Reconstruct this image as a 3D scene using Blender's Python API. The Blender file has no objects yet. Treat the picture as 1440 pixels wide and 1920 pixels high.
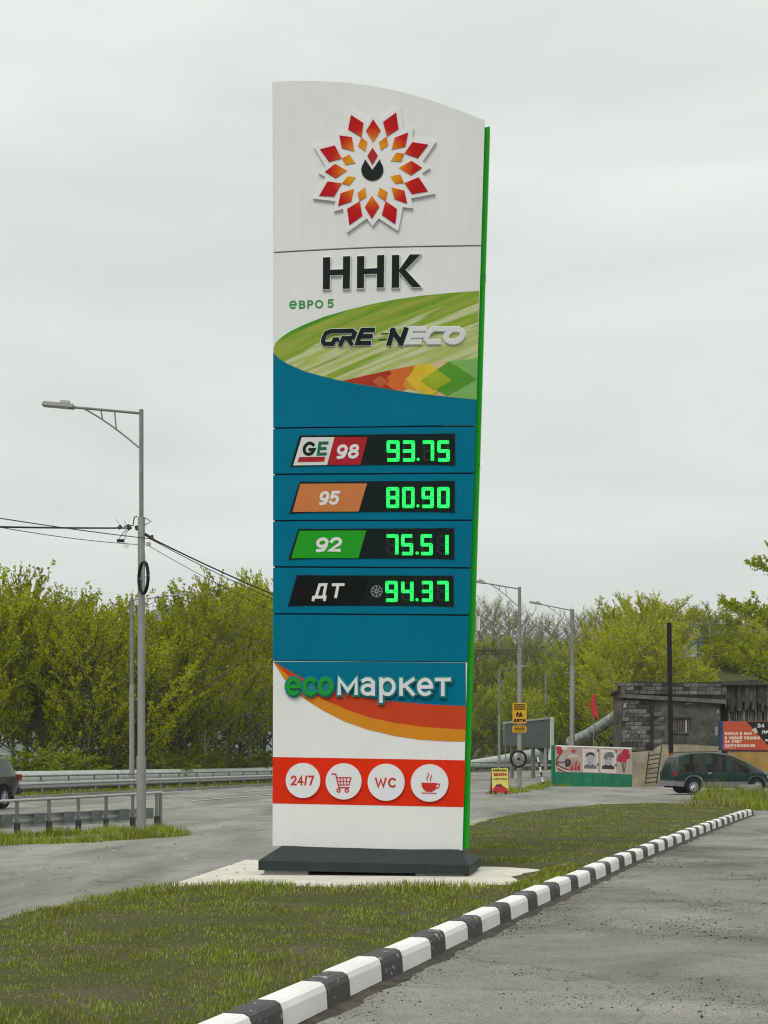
import bpy, bmesh, math, random
import numpy as np
from mathutils import Vector, Matrix, noise as mnoise
from mathutils.geometry import tessellate_polygon

random.seed(7); RNG = np.random.default_rng(7)
sc = bpy.context.scene
COL = sc.collection
R = math.radians
# ------------------------------------------------------------------ camera
F, CX, HY, EYE = 2600.0, 720.0, 1428.0, 1.4       # focal length (photo px), centre column, horizon row, eye height
cam_d = bpy.data.cameras.new('camera'); cam = bpy.data.objects.new('camera', cam_d); COL.objects.link(cam)
cam_d.sensor_fit = 'HORIZONTAL'; cam_d.sensor_width = 36; cam_d.lens = 36 * F / 1440
cam_d.shift_y = (HY - 960) / 1440; cam_d.clip_end = 6000; cam_d.clip_start = 0.1
cam.location = (0, 0, EYE); cam.rotation_euler = (R(90), 0, 0); sc.camera = cam
# ------------------------------------------------------------------ sky, sun, exposure
SUN_EL, SUN_AZ = 52.0, 205.0      # azimuth clockwise from +Y: behind the camera
world = bpy.data.worlds.new('World'); sc.world = world; world.use_nodes = True
nt = world.node_tree; nt.nodes.clear()
def N(t, typ, **kw):
    n = t.nodes.new(typ)
    for k, v in kw.items(): setattr(n, k, v)
    return n
wo = N(nt, 'ShaderNodeOutputWorld'); bg = N(nt, 'ShaderNodeBackground'); nt.links.new(bg.outputs[0], wo.inputs[0])
sky = N(nt, 'ShaderNodeTexSky', sky_type='NISHITA'); sky.sun_disc = False
sky.sun_elevation = R(SUN_EL); sky.sun_rotation = R(SUN_AZ); sky.dust_density = 4; sky.ozone_density = 1.0
sks = N(nt, 'ShaderNodeVectorMath', operation='SCALE'); sks.inputs['Scale'].default_value = 1.0
nt.links.new(sky.outputs[0], sks.inputs[0])
tc = N(nt, 'ShaderNodeTexCoord'); sep = N(nt, 'ShaderNodeSeparateXYZ'); nt.links.new(tc.outputs['Generated'], sep.inputs[0])
grad = N(nt, 'ShaderNodeMapRange'); grad.inputs['From Min'].default_value = 0; grad.inputs['From Max'].default_value = 1
grad.inputs['To Min'].default_value = 5.9; grad.inputs['To Max'].default_value = 8.3; nt.links.new(sep.outputs['Z'], grad.inputs['Value'])
mp = N(nt, 'ShaderNodeMapping'); mp.inputs['Scale'].default_value = (1.0, 1.0, 4.5); nt.links.new(tc.outputs['Generated'], mp.inputs[0])
cn = N(nt, 'ShaderNodeTexNoise'); cn.inputs['Scale'].default_value = 2.3; cn.inputs['Detail'].default_value = 5; cn.inputs['Roughness'].default_value = .5
cn.inputs['Distortion'].default_value = .4
nt.links.new(mp.outputs[0], cn.inputs['Vector'])
cr = N(nt, 'ShaderNodeMapRange'); cr.inputs['From Min'].default_value = .3; cr.inputs['From Max'].default_value = .7
cr.inputs['To Min'].default_value = .86; cr.inputs['To Max'].default_value = 1.09; nt.links.new(cn.outputs['Fac'], cr.inputs['Value'])
mul = N(nt, 'ShaderNodeMath', operation='MULTIPLY'); nt.links.new(grad.outputs[0], mul.inputs[0]); nt.links.new(cr.outputs[0], mul.inputs[1])
cl = N(nt, 'ShaderNodeVectorMath', operation='SCALE'); cl.inputs[0].default_value = (.965, 1.0, .958); nt.links.new(mul.outputs[0], cl.inputs['Scale'])
mixw = N(nt, 'ShaderNodeMix', data_type='RGBA'); mixw.inputs['Factor'].default_value = .975
nt.links.new(sks.outputs[0], mixw.inputs['A']); nt.links.new(cl.outputs[0], mixw.inputs['B'])
nt.links.new(mixw.outputs['Result'], bg.inputs['Color']); bg.inputs['Strength'].default_value = 0.108
sd = bpy.data.lights.new('sun', 'SUN'); so = bpy.data.objects.new('sun', sd); COL.objects.link(so)
sd.energy = 1.5; sd.angle = R(22); sd.color = (1, .97, .92)
so.rotation_euler = (R(90 - SUN_EL), 0, R(180 - SUN_AZ)); so.location = (0, -20, 40)
sc.view_settings.view_transform = 'Standard'; sc.view_settings.look = 'None'; sc.view_settings.exposure = 0.22; sc.view_settings.gamma = 1
sc.view_settings.use_curve_mapping = False
sc.cycles.use_denoising = True; sc.cycles.max_bounces = 10; sc.cycles.diffuse_bounces = 6; sc.cycles.transmission_bounces = 8; sc.cycles.transparent_max_bounces = 12
sc.cycles.volume_bounces = 1; sc.cycles.filter_width = 1.15

# ------------------------------------------------------------------ helpers
def W(px, py, d): return Vector(((px - CX) / F * d, d, EYE - (py - HY) / F * d))
def sst(a, b, x):
    t = min(1, max(0, (x - a) / (b - a))); return t * t * (3 - 2 * t)
def road_s(x, y): return -.982 * x + .187 * y
def gz(x, y):
    s = road_s(x, y)
    z = -.3 * sst(5.5, 12, s) * (1 - sst(100, 150, y))
    z += .3 * sst(100, 150, y) * sst(-40, 10, x)
    q = x / max(y, 1)
    z += 11 * sst(94, 128, y) * sst(.15, .21, q) * (1 - sst(.6, 1.2, q))
    z += 17 * sst(198, 300, y) * sst(-.05, .04, q) * (1 - .9 * sst(320, 700, y))
    return z
def G(px, py):
    d = 30.0
    for _ in range(30):
        z = gz((px - CX) / F * d, d); d = .5 * d + .5 * (EYE - z) * F / max(py - HY, 3)
    return Vector(((px - CX) / F * d, d, gz((px - CX) / F * d, d)))
def link(o, parent=None):
    COL.objects.link(o)
    if parent: o.parent = parent
    return o
def tag(o, label=None, cat=None, group=None, kind=None):
    if label: o['label'] = label
    if cat: o['category'] = cat
    if group: o['group'] = group
    if kind: o['kind'] = kind
    return o
def empty(name, loc=(0, 0, 0), rz=0, label=None, cat=None, group=None, kind=None, parent=None):
    o = bpy.data.objects.new(name, None); o.location = loc; o.rotation_euler = (0, 0, rz); o.empty_display_size = .2
    link(o, parent); return tag(o, label, cat, group, kind)
def copy_tree(o, parent=None):
    c = o.copy(); COL.objects.link(c); c.parent = parent
    for ch in list(o.children): copy_tree(ch, c)
    return c

class MB:
    """collects geometry; build() links it as ONE mesh object"""
    def __init__(s): s.v = []; s.f = []
    def add(s, vs, fs):
        b = len(s.v); s.v += [tuple(p) for p in vs]; s.f += [tuple(b + i for i in f) for f in fs]; return s
    def box(s, c, size, rz=0, m=None):
        x, y, z = (q / 2 for q in size); vs = [Vector((a, b, d)) for a in (-x, x) for b in (-y, y) for d in (-z, z)]
        M_ = Matrix.Translation(c) @ (m if m is not None else Matrix.Rotation(rz, 4, 'Z'))
        return s.add([M_ @ p for p in vs], [(0, 1, 3, 2), (4, 6, 7, 5), (0, 4, 5, 1), (2, 3, 7, 6), (0, 2, 6, 4), (1, 5, 7, 3)])
    def tube(s, pts, r, n=8, cap=True):
        pts = [Vector(p) for p in pts]; rs = r if isinstance(r, (list, tuple)) else [r] * len(pts); vs = []; fs = []; up = None
        for i, p in enumerate(pts):
            t = (pts[min(i + 1, len(pts) - 1)] - pts[max(i - 1, 0)]).normalized()
            if up is None: up = Vector((0, 0, 1)) if abs(t.z) < .95 else Vector((1, 0, 0))
            a = t.cross(up).normalized(); b = a.cross(t).normalized(); up = b
            for k in range(n):
                w = 2 * math.pi * (k + .5) / n; vs.append(p + (a * math.cos(w) + b * math.sin(w)) * rs[i])
        for i in range(len(pts) - 1):
            for k in range(n): fs.append((i * n + k, i * n + (k + 1) % n, (i + 1) * n + (k + 1) % n, (i + 1) * n + k))
        if cap: fs.append(tuple(range(n))[::-1]); fs.append(tuple((len(pts) - 1) * n + k for k in range(n)))
        return s.add(vs, fs)
    def sweep(s, prof, path, closed=True):
        """prof: (sideways, up) points swept along a 3-D path"""
        path = [Vector(p) for p in path]; n = len(prof); vs = []; fs = []
        for i, p in enumerate(path):
            t = (path[min(i + 1, len(path) - 1)] - path[max(i - 1, 0)]); t.z = 0; t.normalize(); a = Vector((t.y, -t.x, 0))
            vs += [p + a * u + Vector((0, 0, w)) for u, w in prof]
        m = n if closed else n - 1
        for i in range(len(path) - 1):
            for k in range(m): fs.append((i * n + k, i * n + (k + 1) % n, (i + 1) * n + (k + 1) % n, (i + 1) * n + k))
        if closed: fs.append(tuple(range(n))); fs.append(tuple((len(path) - 1) * n + k for k in range(n))[::-1])
        return s.add(vs, fs)
    def poly(s, mp_, pts, h1=.004, h0=0.0, cut=.2):
        """filled outline in (u,v) with a rim, laid on surface mp_(u,v,h)"""
        bm = bmesh.new(); vv = []; last = None
        for p in pts:
            if last and abs(p[0] - last[0]) + abs(p[1] - last[1]) < 1e-5: continue
            vv.append(bm.verts.new((p[0], p[1], 0))); last = p
        if len(vv) < 3: bm.free(); return s
        tri = tessellate_polygon([[v.co for v in vv]])
        for t in tri:
            try: bm.faces.new([vv[i] for i in t])
            except ValueError: pass
        bmesh.ops.dissolve_degenerate(bm, dist=1e-6, edges=bm.edges)
        if cut:
            u0 = min(p[0] for p in pts); u1 = max(p[0] for p in pts); k = math.ceil(u0 / cut)
            while k * cut < u1:
                if k * cut > u0:
                    bmesh.ops.bisect_plane(bm, geom=bm.verts[:] + bm.edges[:] + bm.faces[:], plane_co=(k * cut, 0, 0), plane_no=(1, 0, 0), dist=1e-6)
                k += 1
        bmesh.ops.recalc_face_normals(bm, faces=bm.faces)
        bm.verts.ensure_lookup_table(); bm.verts.index_update()
        top = [mp_(v.co.x, v.co.y, h1) for v in bm.verts]; fs = []
        nv = len(top)
        for f in bm.faces:
            q = [v.index for v in f.verts]; fs.append(tuple(q if f.normal.z > 0 else q[::-1]))
        vs = list(top)
        if h1 - h0 > 1e-4:
            vs += [mp_(v.co.x, v.co.y, h0) for v in bm.verts]
            for e in bm.edges:
                if len(e.link_faces) == 1:
                    a, b = e.verts[0].index, e.verts[1].index
                    l = [x for x in e.link_faces[0].loops if x.edge == e][0]; a = l.vert.index; b = l.link_loop_next.vert.index
                    fs.append((b, a, a + nv, b + nv))
        bm.free(); return s.add(vs, fs)
    def stroke(s, mp_, pts, t, h1=.004, h0=0.0, closed=False, cap=True):
        """ribbon of width t along pts in (u,v)"""
        P = [Vector((p[0], p[1])) for p in pts]; n = len(P)
        if not closed and cap:
            d = (P[0] - P[1]).normalized(); P[0] = P[0] + d * t / 2; d = (P[-1] - P[-2]).normalized(); P[-1] = P[-1] + d * t / 2
        Ls, Rs = [], []
        for i in range(n):
            a = P[i - 1] if (i > 0 or closed) else None; b = P[(i + 1) % n] if (i < n - 1 or closed) else None
            d1 = (P[i] - a).normalized() if a is not None else (b - P[i]).normalized(); d2 = (b - P[i]).normalized() if b is not None else d1
            n1 = Vector((-d1.y, d1.x)); n2 = Vector((-d2.y, d2.x)); m = n1 + n2
            if m.length < .35: m = n1; k = 1
            else: m.normalize(); k = min(1 / max(m.dot(n1), .35), 2.0)
            Ls.append(P[i] + m * t / 2 * k); Rs.append(P[i] - m * t / 2 * k)
        vs = []; fs = []
        for l, r in zip(Ls, Rs): vs += [mp_(l.x, l.y, h1), mp_(r.x, r.y, h1), mp_(l.x, l.y, h0), mp_(r.x, r.y, h0)]
        for i in range(n if closed else n - 1):
            a = 4 * i; b = 4 * ((i + 1) % n)
            fs.append((a + 1, b + 1, b, a))
            if h1 - h0 > 1e-4: fs += [(a, b, b + 2, a + 2), (a + 3, b + 3, b + 1, a + 1)]
        if not closed and h1 - h0 > 1e-4: e = 4 * (n - 1); fs += [(0, 2, 3, 1), (e + 1, e + 3, e + 2, e)]
        return s.add(vs, fs)
    def build(s, name, mat, parent=None, smooth=False, sharp=None):
        me = bpy.data.meshes.new(name); me.from_pydata(s.v, [], s.f); me.validate(); me.update()
        if mat: me.materials.append(mat)
        if smooth:
            me.polygons.foreach_set('use_smooth', [True] * len(me.polygons))
            if sharp: me.set_sharp_from_angle(angle=R(sharp))
        return link(bpy.data.objects.new(name, me), parent)

class Surf:
    """an upright (possibly bowed) face from ground point A to B; px() finds where a sight line of the photo meets it"""
    def __init__(s, A, B, z0=0, bulge=0, wid=1):
        s.A = Vector((A[0], A[1], z0)); d = Vector((B[0] - A[0], B[1] - A[1], 0)); s.len = d.length; s.e = d.normalized()
        s.n = Vector((-s.e.y, s.e.x, 0)); s.a = math.atan2(s.e.y, s.e.x); s.b = bulge; s.w = wid
    def yb(s, u):
        if not s.b: return 0
        q = (u - s.w / 2) / (s.w / 2); return -s.b * (1 - min(q * q, 1.6))
    def px(s, px, py, h=0):
        D = Vector(((px - CX) / F, 1, -(py - HY) / F)); C = Vector((0, 0, EYE)); u = s.w / 2
        for _ in range(5 if s.b else 1):
            t = (s.yb(u) - h - (C - s.A).dot(s.n)) / D.dot(s.n); P = C + D * t - s.A; u = P.dot(s.e)
        return (u, P.z)
    def pp(s, pts, ox=0, oy=0, k=1, h=0): return [s.px(ox + x / k, oy + y / k, h) for x, y in pts]
    def map(s, u, v, h=0): return Vector((u, s.yb(u) - h, v))

def arc(cx, cy, rx, ry, a0, a1, n=12): return [(cx + rx * math.cos(R(a0 + (a1 - a0) * i / n)), cy + ry * math.sin(R(a0 + (a1 - a0) * i / n))) for i in range(n + 1)]
_O = ('c', arc(.5, .5, .5, .5, 0, 345, 23))
_P = [[(0, 0), (0, 1)], [(0, 1)] + arc(.5, .73, .5, .27, 90, -90, 8) + [(0, .46)]]
GL = {
 'A': [[(0, 0), (.5, 1), (1, 0)], [(.2, .3), (.8, .3)]], 'В': [[(0, 0), (0, 1)], [(0, 1)] + arc(.52, .765, .4, .235, 90, -90, 8) + [(0, .53)], [(0, .53)] + arc(.55, .265, .45, .265, 90, -90, 8) + [(0, 0)]],
 'P': _P, 'R': _P + [[(.45, .46), (1, 0)]], 'Д': [[(0, -.2), (0, 0), (1, 0), (1, -.2)], [(.2, 0), (.32, 1), (.86, 1), (.86, 0)]],
 'E': [[(1, 1), (0, 1), (0, 0), (1, 0)], [(0, .5), (.85, .5)]], 'З': [arc(.42, .755, .5, .245, 150, -90, 10), arc(.42, .255, .56, .255, 90, -150, 10)],
 'И': [[(0, 1), (0, 0)], [(0, .05), (1, .95)], [(1, 1), (1, 0)]], 'Й': [[(0, 1), (0, 0)], [(0, .05), (1, .95)], [(1, 1), (1, 0)], [(.3, 1.3), (.7, 1.3)]],
 'K': [[(0, 0), (0, 1)], [(1, 1), (.1, .5)], [(.35, .6), (1, 0)]], 'Л': [[(0, 0), (.14, .1), (.28, 1), (1, 1), (1, 0)]], 'M': [[(0, 0), (0, 1), (.5, .2), (1, 1), (1, 0)]],
 'H': [[(0, 0), (0, 1)], [(1, 0), (1, 1)], [(0, .5), (1, .5)]], 'O': [_O], 'П': [[(0, 0), (0, 1), (1, 1), (1, 0)]], 'C': [arc(.55, .5, .55, .5, 48, 312, 18)],
 'T': [[(0, 1), (1, 1)], [(.5, 1), (.5, 0)]], 'У': [[(0, 1), (.52, .42)], [(1, 1), (.42, .08), (.12, 0)]], 'Ч': [[(0, 1), (0, .55), (.2, .42), (1, .42)], [(1, 1), (1, 0)]],
 'Ш': [[(0, 1), (0, 0), (1, 0), (1, 1)], [(.5, 1), (.5, 0)]], 'Ж': [[(.5, 0), (.5, 1)], [(0, 1), (.45, .5), (0, 0)], [(1, 1), (.55, .5), (1, 0)]],
 'Я': [[(1, 0), (1, 1)], [(1, 1)] + arc(.5, .73, .5, .27, 90, 270, 8) + [(1, .46)], [(.55, .46), (0, 0)]], 'N': [[(0, 0), (0, 1)], [(.02, .98), (.98, .02)], [(1, 0), (1, 1)]],
 'G': [arc(.5, .5, .5, .5, 45, 325, 18) + [(1, .42), (.6, .42)]], 'W': [[(0, 1), (.25, 0), (.5, .9), (.75, 0), (1, 1)]],
 '2': [arc(.5, .7, .5, .3, 165, -35, 10) + [(0, 0), (1, 0)]], '4': [[(.75, 0), (.75, 1), (0, .3), (1, .3)]], '5': [[(.95, 1), (.15, 1), (.06, .52)], arc(.44, .32, .54, .32, 130, -145, 12)],
 '7': [[(0, 1), (1, 1), (.35, 0)]], '8': [('c', arc(.5, .77, .42, .23, 0, 345, 15)), ('c', arc(.5, .265, .5, .265, 0, 345, 15))], '9': [('c', arc(.5, .68, .5, .32, 0, 345, 17)), [(1, .68), (.97, .38), (.75, .05), (.15, 0)]],
 '3': [arc(.42, .755, .5, .245, 150, -90, 10), arc(.42, .255, .56, .255, 90, -150, 10)], '0': [_O], '1': [[(.1, .75), (.55, 1), (.55, 0)]],
 '/': [[(0, 0), (1, 1)]], '-': [[(0, .45), (1, .45)]], 'e': [[(.02, .5), (.98, .5)], arc(.5, .5, .5, .5, 2, 308, 18)],
 'a': [[(.08, .9), (.3, 1), (.62, 1), (.92, .78), (.92, 0)], ('c', arc(.46, .3, .46, .3, 0, 345, 15))], 'p': [[(0, -.45), (0, 1)], ('c', arc(.5, .5, .5, .5, 0, 345, 17))],
 'Ц': [[(0, 1), (0, 0), (1, 0), (1, -.2)], [(.8, 1), (.8, 0)]], 'Ь': [[(0, 1), (0, 0)], [(0, .54)] + arc(.5, .27, .5, .27, 90, -90, 8) + [(0, 0)]],
}
for a, b in (('А', 'A'), ('Р', 'P'), ('Е', 'E'), ('К', 'K'), ('М', 'M'), ('Н', 'H'), ('О', 'O'), ('С', 'C'), ('Т', 'T'), ('е', 'e'), ('м', 'M'), ('а', 'a'), ('р', 'p'), ('к', 'K'), ('т', 'T'), ('c', 'C'), ('o', 'O'), ('о', 'O')): GL[a] = GL[b]
WID = {' ': .55, '-': .5, 'Ш': 1.35, 'Ж': 1.35, 'M': 1.2, 'М': 1.2, 'м': 1.2, 'W': 1.45, 'Д': 1.15, '1': .6, '/': .5}
def text(mb, mp_, s, box, t, h1=.004, h0=0.0, shear=0, gap=.16):
    """block lettering in box (u0,v0,u1,v1); t = stroke width"""
    u0, v0, u1, v1 = box; ws = [WID.get(c, 1.0) for c in s]; tot = sum(ws) + gap * (len(s) - 1); k = (u1 - u0) / tot; x = u0; H = v1 - v0
    for c, w in zip(s, ws):
        g = GL.get(c)
        if g:
            for q, st in enumerate(g):
                cl_ = isinstance(st, tuple); pts = st[1] if cl_ else st
                P = []
                for a, b in pts:
                    v = v0 + t / 2 + b * (H - t); P.append((x + t / 2 + a * (w * k - t) + shear * (v - v0), v))
                mb.stroke(mp_, P, t, h1 + .0003 * q, h0, closed=cl_)
        x += (w + gap) * k
    return mb

# ------------------------------------------------------------------ materials
MATS = {}
def M(name, col, rough=.6, var=.12, scale=6, bump=0, bscale=40, metal=0, rand=0, spec=.12, coat=0, streak=0, emit=0, detail=5):
    if name in MATS: return MATS[name]
    m = bpy.data.materials.new(name); m.use_nodes = True; t = m.node_tree; p = t.nodes['Principled BSDF']; MATS[name] = m
    p.inputs['Roughness'].default_value = rough; p.inputs['Metallic'].default_value = metal; p.inputs['Specular IOR Level'].default_value = spec
    p.inputs['Coat Weight'].default_value = coat
    c = tuple(col) + (1,)
    if emit:
        p.inputs['Base Color'].default_value = c; p.inputs['Emission Color'].default_value = c; p.inputs['Emission Strength'].default_value = emit; return m
    co = N(t, 'ShaderNodeTexCoord'); n = N(t, 'ShaderNodeTexNoise'); n.inputs['Scale'].default_value = scale; n.inputs['Detail'].default_value = detail; n.inputs['Roughness'].default_value = .62
    t.links.new(co.outputs['Object'], n.inputs['Vector'])
    mr = N(t, 'ShaderNodeMapRange'); mr.inputs['From Min'].default_value = .28; mr.inputs['From Max'].default_value = .72
    mr.inputs['To Min'].default_value = 1 - var; mr.inputs['To Max'].default_value = 1 + var; t.links.new(n.outputs['Fac'], mr.inputs['Value']); fac = mr.outputs[0]
    if streak:
        ms_ = N(t, 'ShaderNodeMapping'); ms_.inputs['Scale'].default_value = (9, 9, .35); t.links.new(co.outputs['Object'], ms_.inputs[0]); sn = tnoise(t, ms_.outputs[0], 2.0, 6, .6)
        m3 = N(t, 'ShaderNodeMapRange'); m3.inputs['From Min'].default_value = .3; m3.inputs['From Max'].default_value = .7; m3.inputs['To Min'].default_value = 1 - streak; m3.inputs['To Max'].default_value = 1 + streak * .4; t.links.new(sn, m3.inputs['Value'])
        mq = N(t, 'ShaderNodeMath', operation='MULTIPLY'); t.links.new(fac, mq.inputs[0]); t.links.new(m3.outputs[0], mq.inputs[1]); fac = mq.outputs[0]
    if rand:
        oi = N(t, 'ShaderNodeObjectInfo'); m2 = N(t, 'ShaderNodeMapRange'); m2.inputs['To Min'].default_value = 1 - rand; m2.inputs['To Max'].default_value = 1 + rand
        t.links.new(oi.outputs['Random'], m2.inputs['Value']); mm = N(t, 'ShaderNodeMath', operation='MULTIPLY'); t.links.new(fac, mm.inputs[0]); t.links.new(m2.outputs[0], mm.inputs[1]); fac = mm.outputs[0]
    sv = N(t, 'ShaderNodeVectorMath', operation='SCALE'); sv.inputs[0].default_value = col; t.links.new(fac, sv.inputs['Scale']); t.links.new(sv.outputs[0], p.inputs['Base Color'])
    if bump:
        nb = N(t, 'ShaderNodeTexNoise'); nb.inputs['Scale'].default_value = bscale; nb.inputs['Detail'].default_value = 4; t.links.new(co.outputs['Object'], nb.inputs['Vector'])
        bp = N(t, 'ShaderNodeBump'); bp.inputs['Strength'].default_value = bump; bp.inputs['Distance'].default_value = .02; t.links.new(nb.outputs['Fac'], bp.inputs['Height']); t.links.new(bp.outputs[0], p.inputs['Normal'])
    return m
def nodes_of(name, rough=.8, spec=.3):
    m = bpy.data.materials.new(name); m.use_nodes = True; MATS[name] = m; t = m.node_tree; p = t.nodes['Principled BSDF']
    p.inputs['Roughness'].default_value = rough; p.inputs['Specular IOR Level'].default_value = spec; return m, t, p
def ramp(t, fac, stops):
    r = N(t, 'ShaderNodeValToRGB'); t.links.new(fac, r.inputs[0]); e = r.color_ramp.elements
    while len(e) < len(stops): e.new(.5)
    for q, (pos, c) in zip(e, stops): q.position = pos; q.color = (*c, 1) if len(c) == 3 else c
    return r.outputs[0]
def tnoise(t, vec, scale, detail=5, rough=.6, dist=0):
    n = N(t, 'ShaderNodeTexNoise'); n.inputs['Scale'].default_value = scale; n.inputs['Detail'].default_value = detail; n.inputs['Roughness'].default_value = rough; n.inputs['Distortion'].default_value = dist
    t.links.new(vec, n.inputs['Vector']); return n.outputs['Fac']
def tmix(t, fac, a, b, mode='MIX'):
    x = N(t, 'ShaderNodeMix', data_type='RGBA', blend_type=mode)
    if isinstance(fac, (int, float)): x.inputs['Factor'].default_value = fac
    else: t.links.new(fac, x.inputs['Factor'])
    for k, v in (('A', a), ('B', b)):
        if isinstance(v, tuple): x.inputs[k].default_value = (*v, 1)
        else: t.links.new(v, x.inputs[k])
    return x.outputs['Result']
def tbump(t, p, h, strength=.4, dist=.01):
    b = N(t, 'ShaderNodeBump'); b.inputs['Strength'].default_value = strength; b.inputs['Distance'].default_value = dist; t.links.new(h, b.inputs['Height']); t.links.new(b.outputs[0], p.inputs['Normal'])

def asphalt_mat(name, base, dust, crack=.6, stretch=(1, 1, 1), rz=0):
    m, t, p = nodes_of(name, .9, .25); co = N(t, 'ShaderNodeTexCoord'); v = co.outputs['Object']
    mpn = N(t, 'ShaderNodeMapping'); mpn.inputs['Scale'].default_value = stretch; mpn.inputs['Rotation'].default_value = (0, 0, rz); t.links.new(v, mpn.inputs[0])
    big = tnoise(t, mpn.outputs[0], .35, 6, .6, .6); mid = tnoise(t, mpn.outputs[0], 2.2, 6, .65); fine = tnoise(t, v, 95, 3, .7)
    c = ramp(t, big, [(.32, base), (.5, tuple((a + b) / 2 for a, b in zip(base, dust))), (.68, dust)])
    c = tmix(t, .5, c, ramp(t, mid, [(.3, (.62, .62, .62)), (.55, (1, 1, 1)), (.75, (1.12, 1.1, 1.06))]), 'MULTIPLY')
    c = tmix(t, .75, c, ramp(t, fine, [(.32, (.35, .35, .35)), (.5, (1, 1, 1)), (.68, (1.6, 1.58, 1.5))]), 'MULTIPLY')
    vo = N(t, 'ShaderNodeTexVoronoi', feature='DISTANCE_TO_EDGE'); vo.inputs['Scale'].default_value = .45
    wrp = N(t, 'ShaderNodeVectorMath', operation='ADD'); nn = N(t, 'ShaderNodeTexNoise'); nn.inputs['Scale'].default_value = 1.3; nn.inputs['Detail'].default_value = 6; t.links.new(v, nn.inputs['Vector'])
    t.links.new(v, wrp.inputs[0]); t.links.new(nn.outputs['Color'], wrp.inputs[1]); t.links.new(wrp.outputs[0], vo.inputs['Vector'])
    ck = ramp(t, vo.outputs['Distance'], [(0, (1 - crack,) * 3), (.012, (1, 1, 1))]); c = tmix(t, .8, c, ck, 'MULTIPLY')
    t.links.new(c, p.inputs['Base Color']); tbump(t, p, fine, .5, .006); return m
MAT_ROAD = asphalt_mat('road_asphalt', (.145, .143, .133), (.33, .32, .29), .5, (1, .3, 1), R(-11))
MAT_FORE = asphalt_mat('forecourt_asphalt', (.125, .123, .108), (.32, .31, .275), .35)
def soil_mat(name, cols, scale=.9):
    m, t, p = nodes_of(name, .95, .1); co = N(t, 'ShaderNodeTexCoord'); v = co.outputs['Object']
    a = tnoise(t, v, scale, 7, .65, .5); b = tnoise(t, v, 22, 5, .7)
    c = ramp(t, a, [(.3, cols[0]), (.5, cols[1]), (.7, cols[2])]); c = tmix(t, .6, c, ramp(t, b, [(.3, (.5, .5, .5)), (.6, (1.1, 1.1, 1.1))]), 'MULTIPLY')
    t.links.new(c, p.inputs['Base Color']); tbump(t, p, b, .8, .03); return m
MAT_LAWN = soil_mat('lawn_soil', [(.12, .105, .068), (.08, .088, .032), (.068, .08, .026)])
MAT_WILD = soil_mat('wild_ground', [(.05, .055, .025), (.07, .085, .03), (.10, .095, .05)], .25)
MAT_CONC = M('concrete', (.60, .58, .50), .85, .16, 2.5, .25, 30)
def leaf_mat(name, cols, trans=.3, objvar=.25, patch=None):
    m, t, p = nodes_of(name, .7, .06); ge = N(t, 'ShaderNodeNewGeometry')
    c = ramp(t, ge.outputs['Random Per Island'], [(i / (len(cols) - 1), q) for i, q in enumerate(cols)])
    if patch:
        pn_ = tnoise(t, ge.outputs['Position'], patch[0], 5, .6); c = tmix(t, .85, c, ramp(t, pn_, [(.33, patch[1]), (.5, (1, 1, 1)), (.66, patch[2])]), 'MULTIPLY')
    oi = N(t, 'ShaderNodeObjectInfo'); mr = N(t, 'ShaderNodeMapRange'); mr.inputs['To Min'].default_value = 1 - objvar; mr.inputs['To Max'].default_value = 1 + objvar; t.links.new(oi.outputs['Random'], mr.inputs['Value'])
    sv = N(t, 'ShaderNodeVectorMath', operation='SCALE'); t.links.new(c, sv.inputs[0]); t.links.new(mr.outputs[0], sv.inputs['Scale'])
    t.links.new(sv.outputs[0], p.inputs['Base Color']); tr = N(t, 'ShaderNodeBsdfTranslucent'); t.links.new(sv.outputs[0], tr.inputs['Color'])
    ms = N(t, 'ShaderNodeMixShader'); ms.inputs[0].default_value = trans; t.links.new(p.outputs[0], ms.inputs[1]); t.links.new(tr.outputs[0], ms.inputs[2])
    t.links.new(ms.outputs[0], t.nodes['Material Output'].inputs['Surface']); return m
MAT_LEAF = leaf_mat('poplar_leaves', [(.20, .25, .005), (.32, .38, .007), (.45, .50, .009), (.56, .56, .014)], .5)
MAT_LEAF2 = leaf_mat('willow_leaves', [(.27, .31, .012), (.38, .42, .016), (.48, .50, .024), (.55, .54, .04)], .5, .12)
MAT_LEAF3 = leaf_mat('roadside_leaves', [(.15, .19, .014), (.23, .28, .02), (.32, .37, .028), (.42, .45, .05)], .5)
MAT_LEAF4 = leaf_mat('dark_leaves', [(.14, .18, .008), (.22, .265, .012), (.30, .33, .018)], .5)
MAT_BARK = M('bark', (.10, .088, .07), .95, .35, 4, .5, 15)
MAT_BARKP = M('pale_bark', (.24, .22, .18), .95, .35, 4, .4, 15)
MAT_TWIG = M('bare_twigs', (.17, .145, .125), .95, .25, 2)
MAT_GRASS = leaf_mat('grass_blades', [(.09, .14, .010), (.16, .23, .016), (.24, .31, .024), (.31, .37, .038), (.50, .48, .22)], .4, 0, (1.3, (.75, .55, .6), (1.3, 1.35, .8)))
MAT_GRASSD = leaf_mat('dry_grass_blades', [(.11, .125, .025), (.19, .175, .05), (.30, .26, .10), (.50, .43, .24)], .25, 0)
GALV = M('galvanised_steel', (.42, .43, .42), .5, .14, 3, metal=.35)
GALVD = M('dull_galvanised_steel', (.21, .22, .215), .6, .18, 3, metal=.3)
POLE = M('pole_steel', (.29, .292, .28), .55, .12, 2, metal=.3)
BLACK = M('black_plastic', (.02, .021, .022), .5, .2, 10)
RUBBER = M('tyre_rubber', (.022, .022, .023), .85, .2, 20)
WHITE = M('white_paint', (.72, .73, .72), .5, .05, 3)

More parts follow.
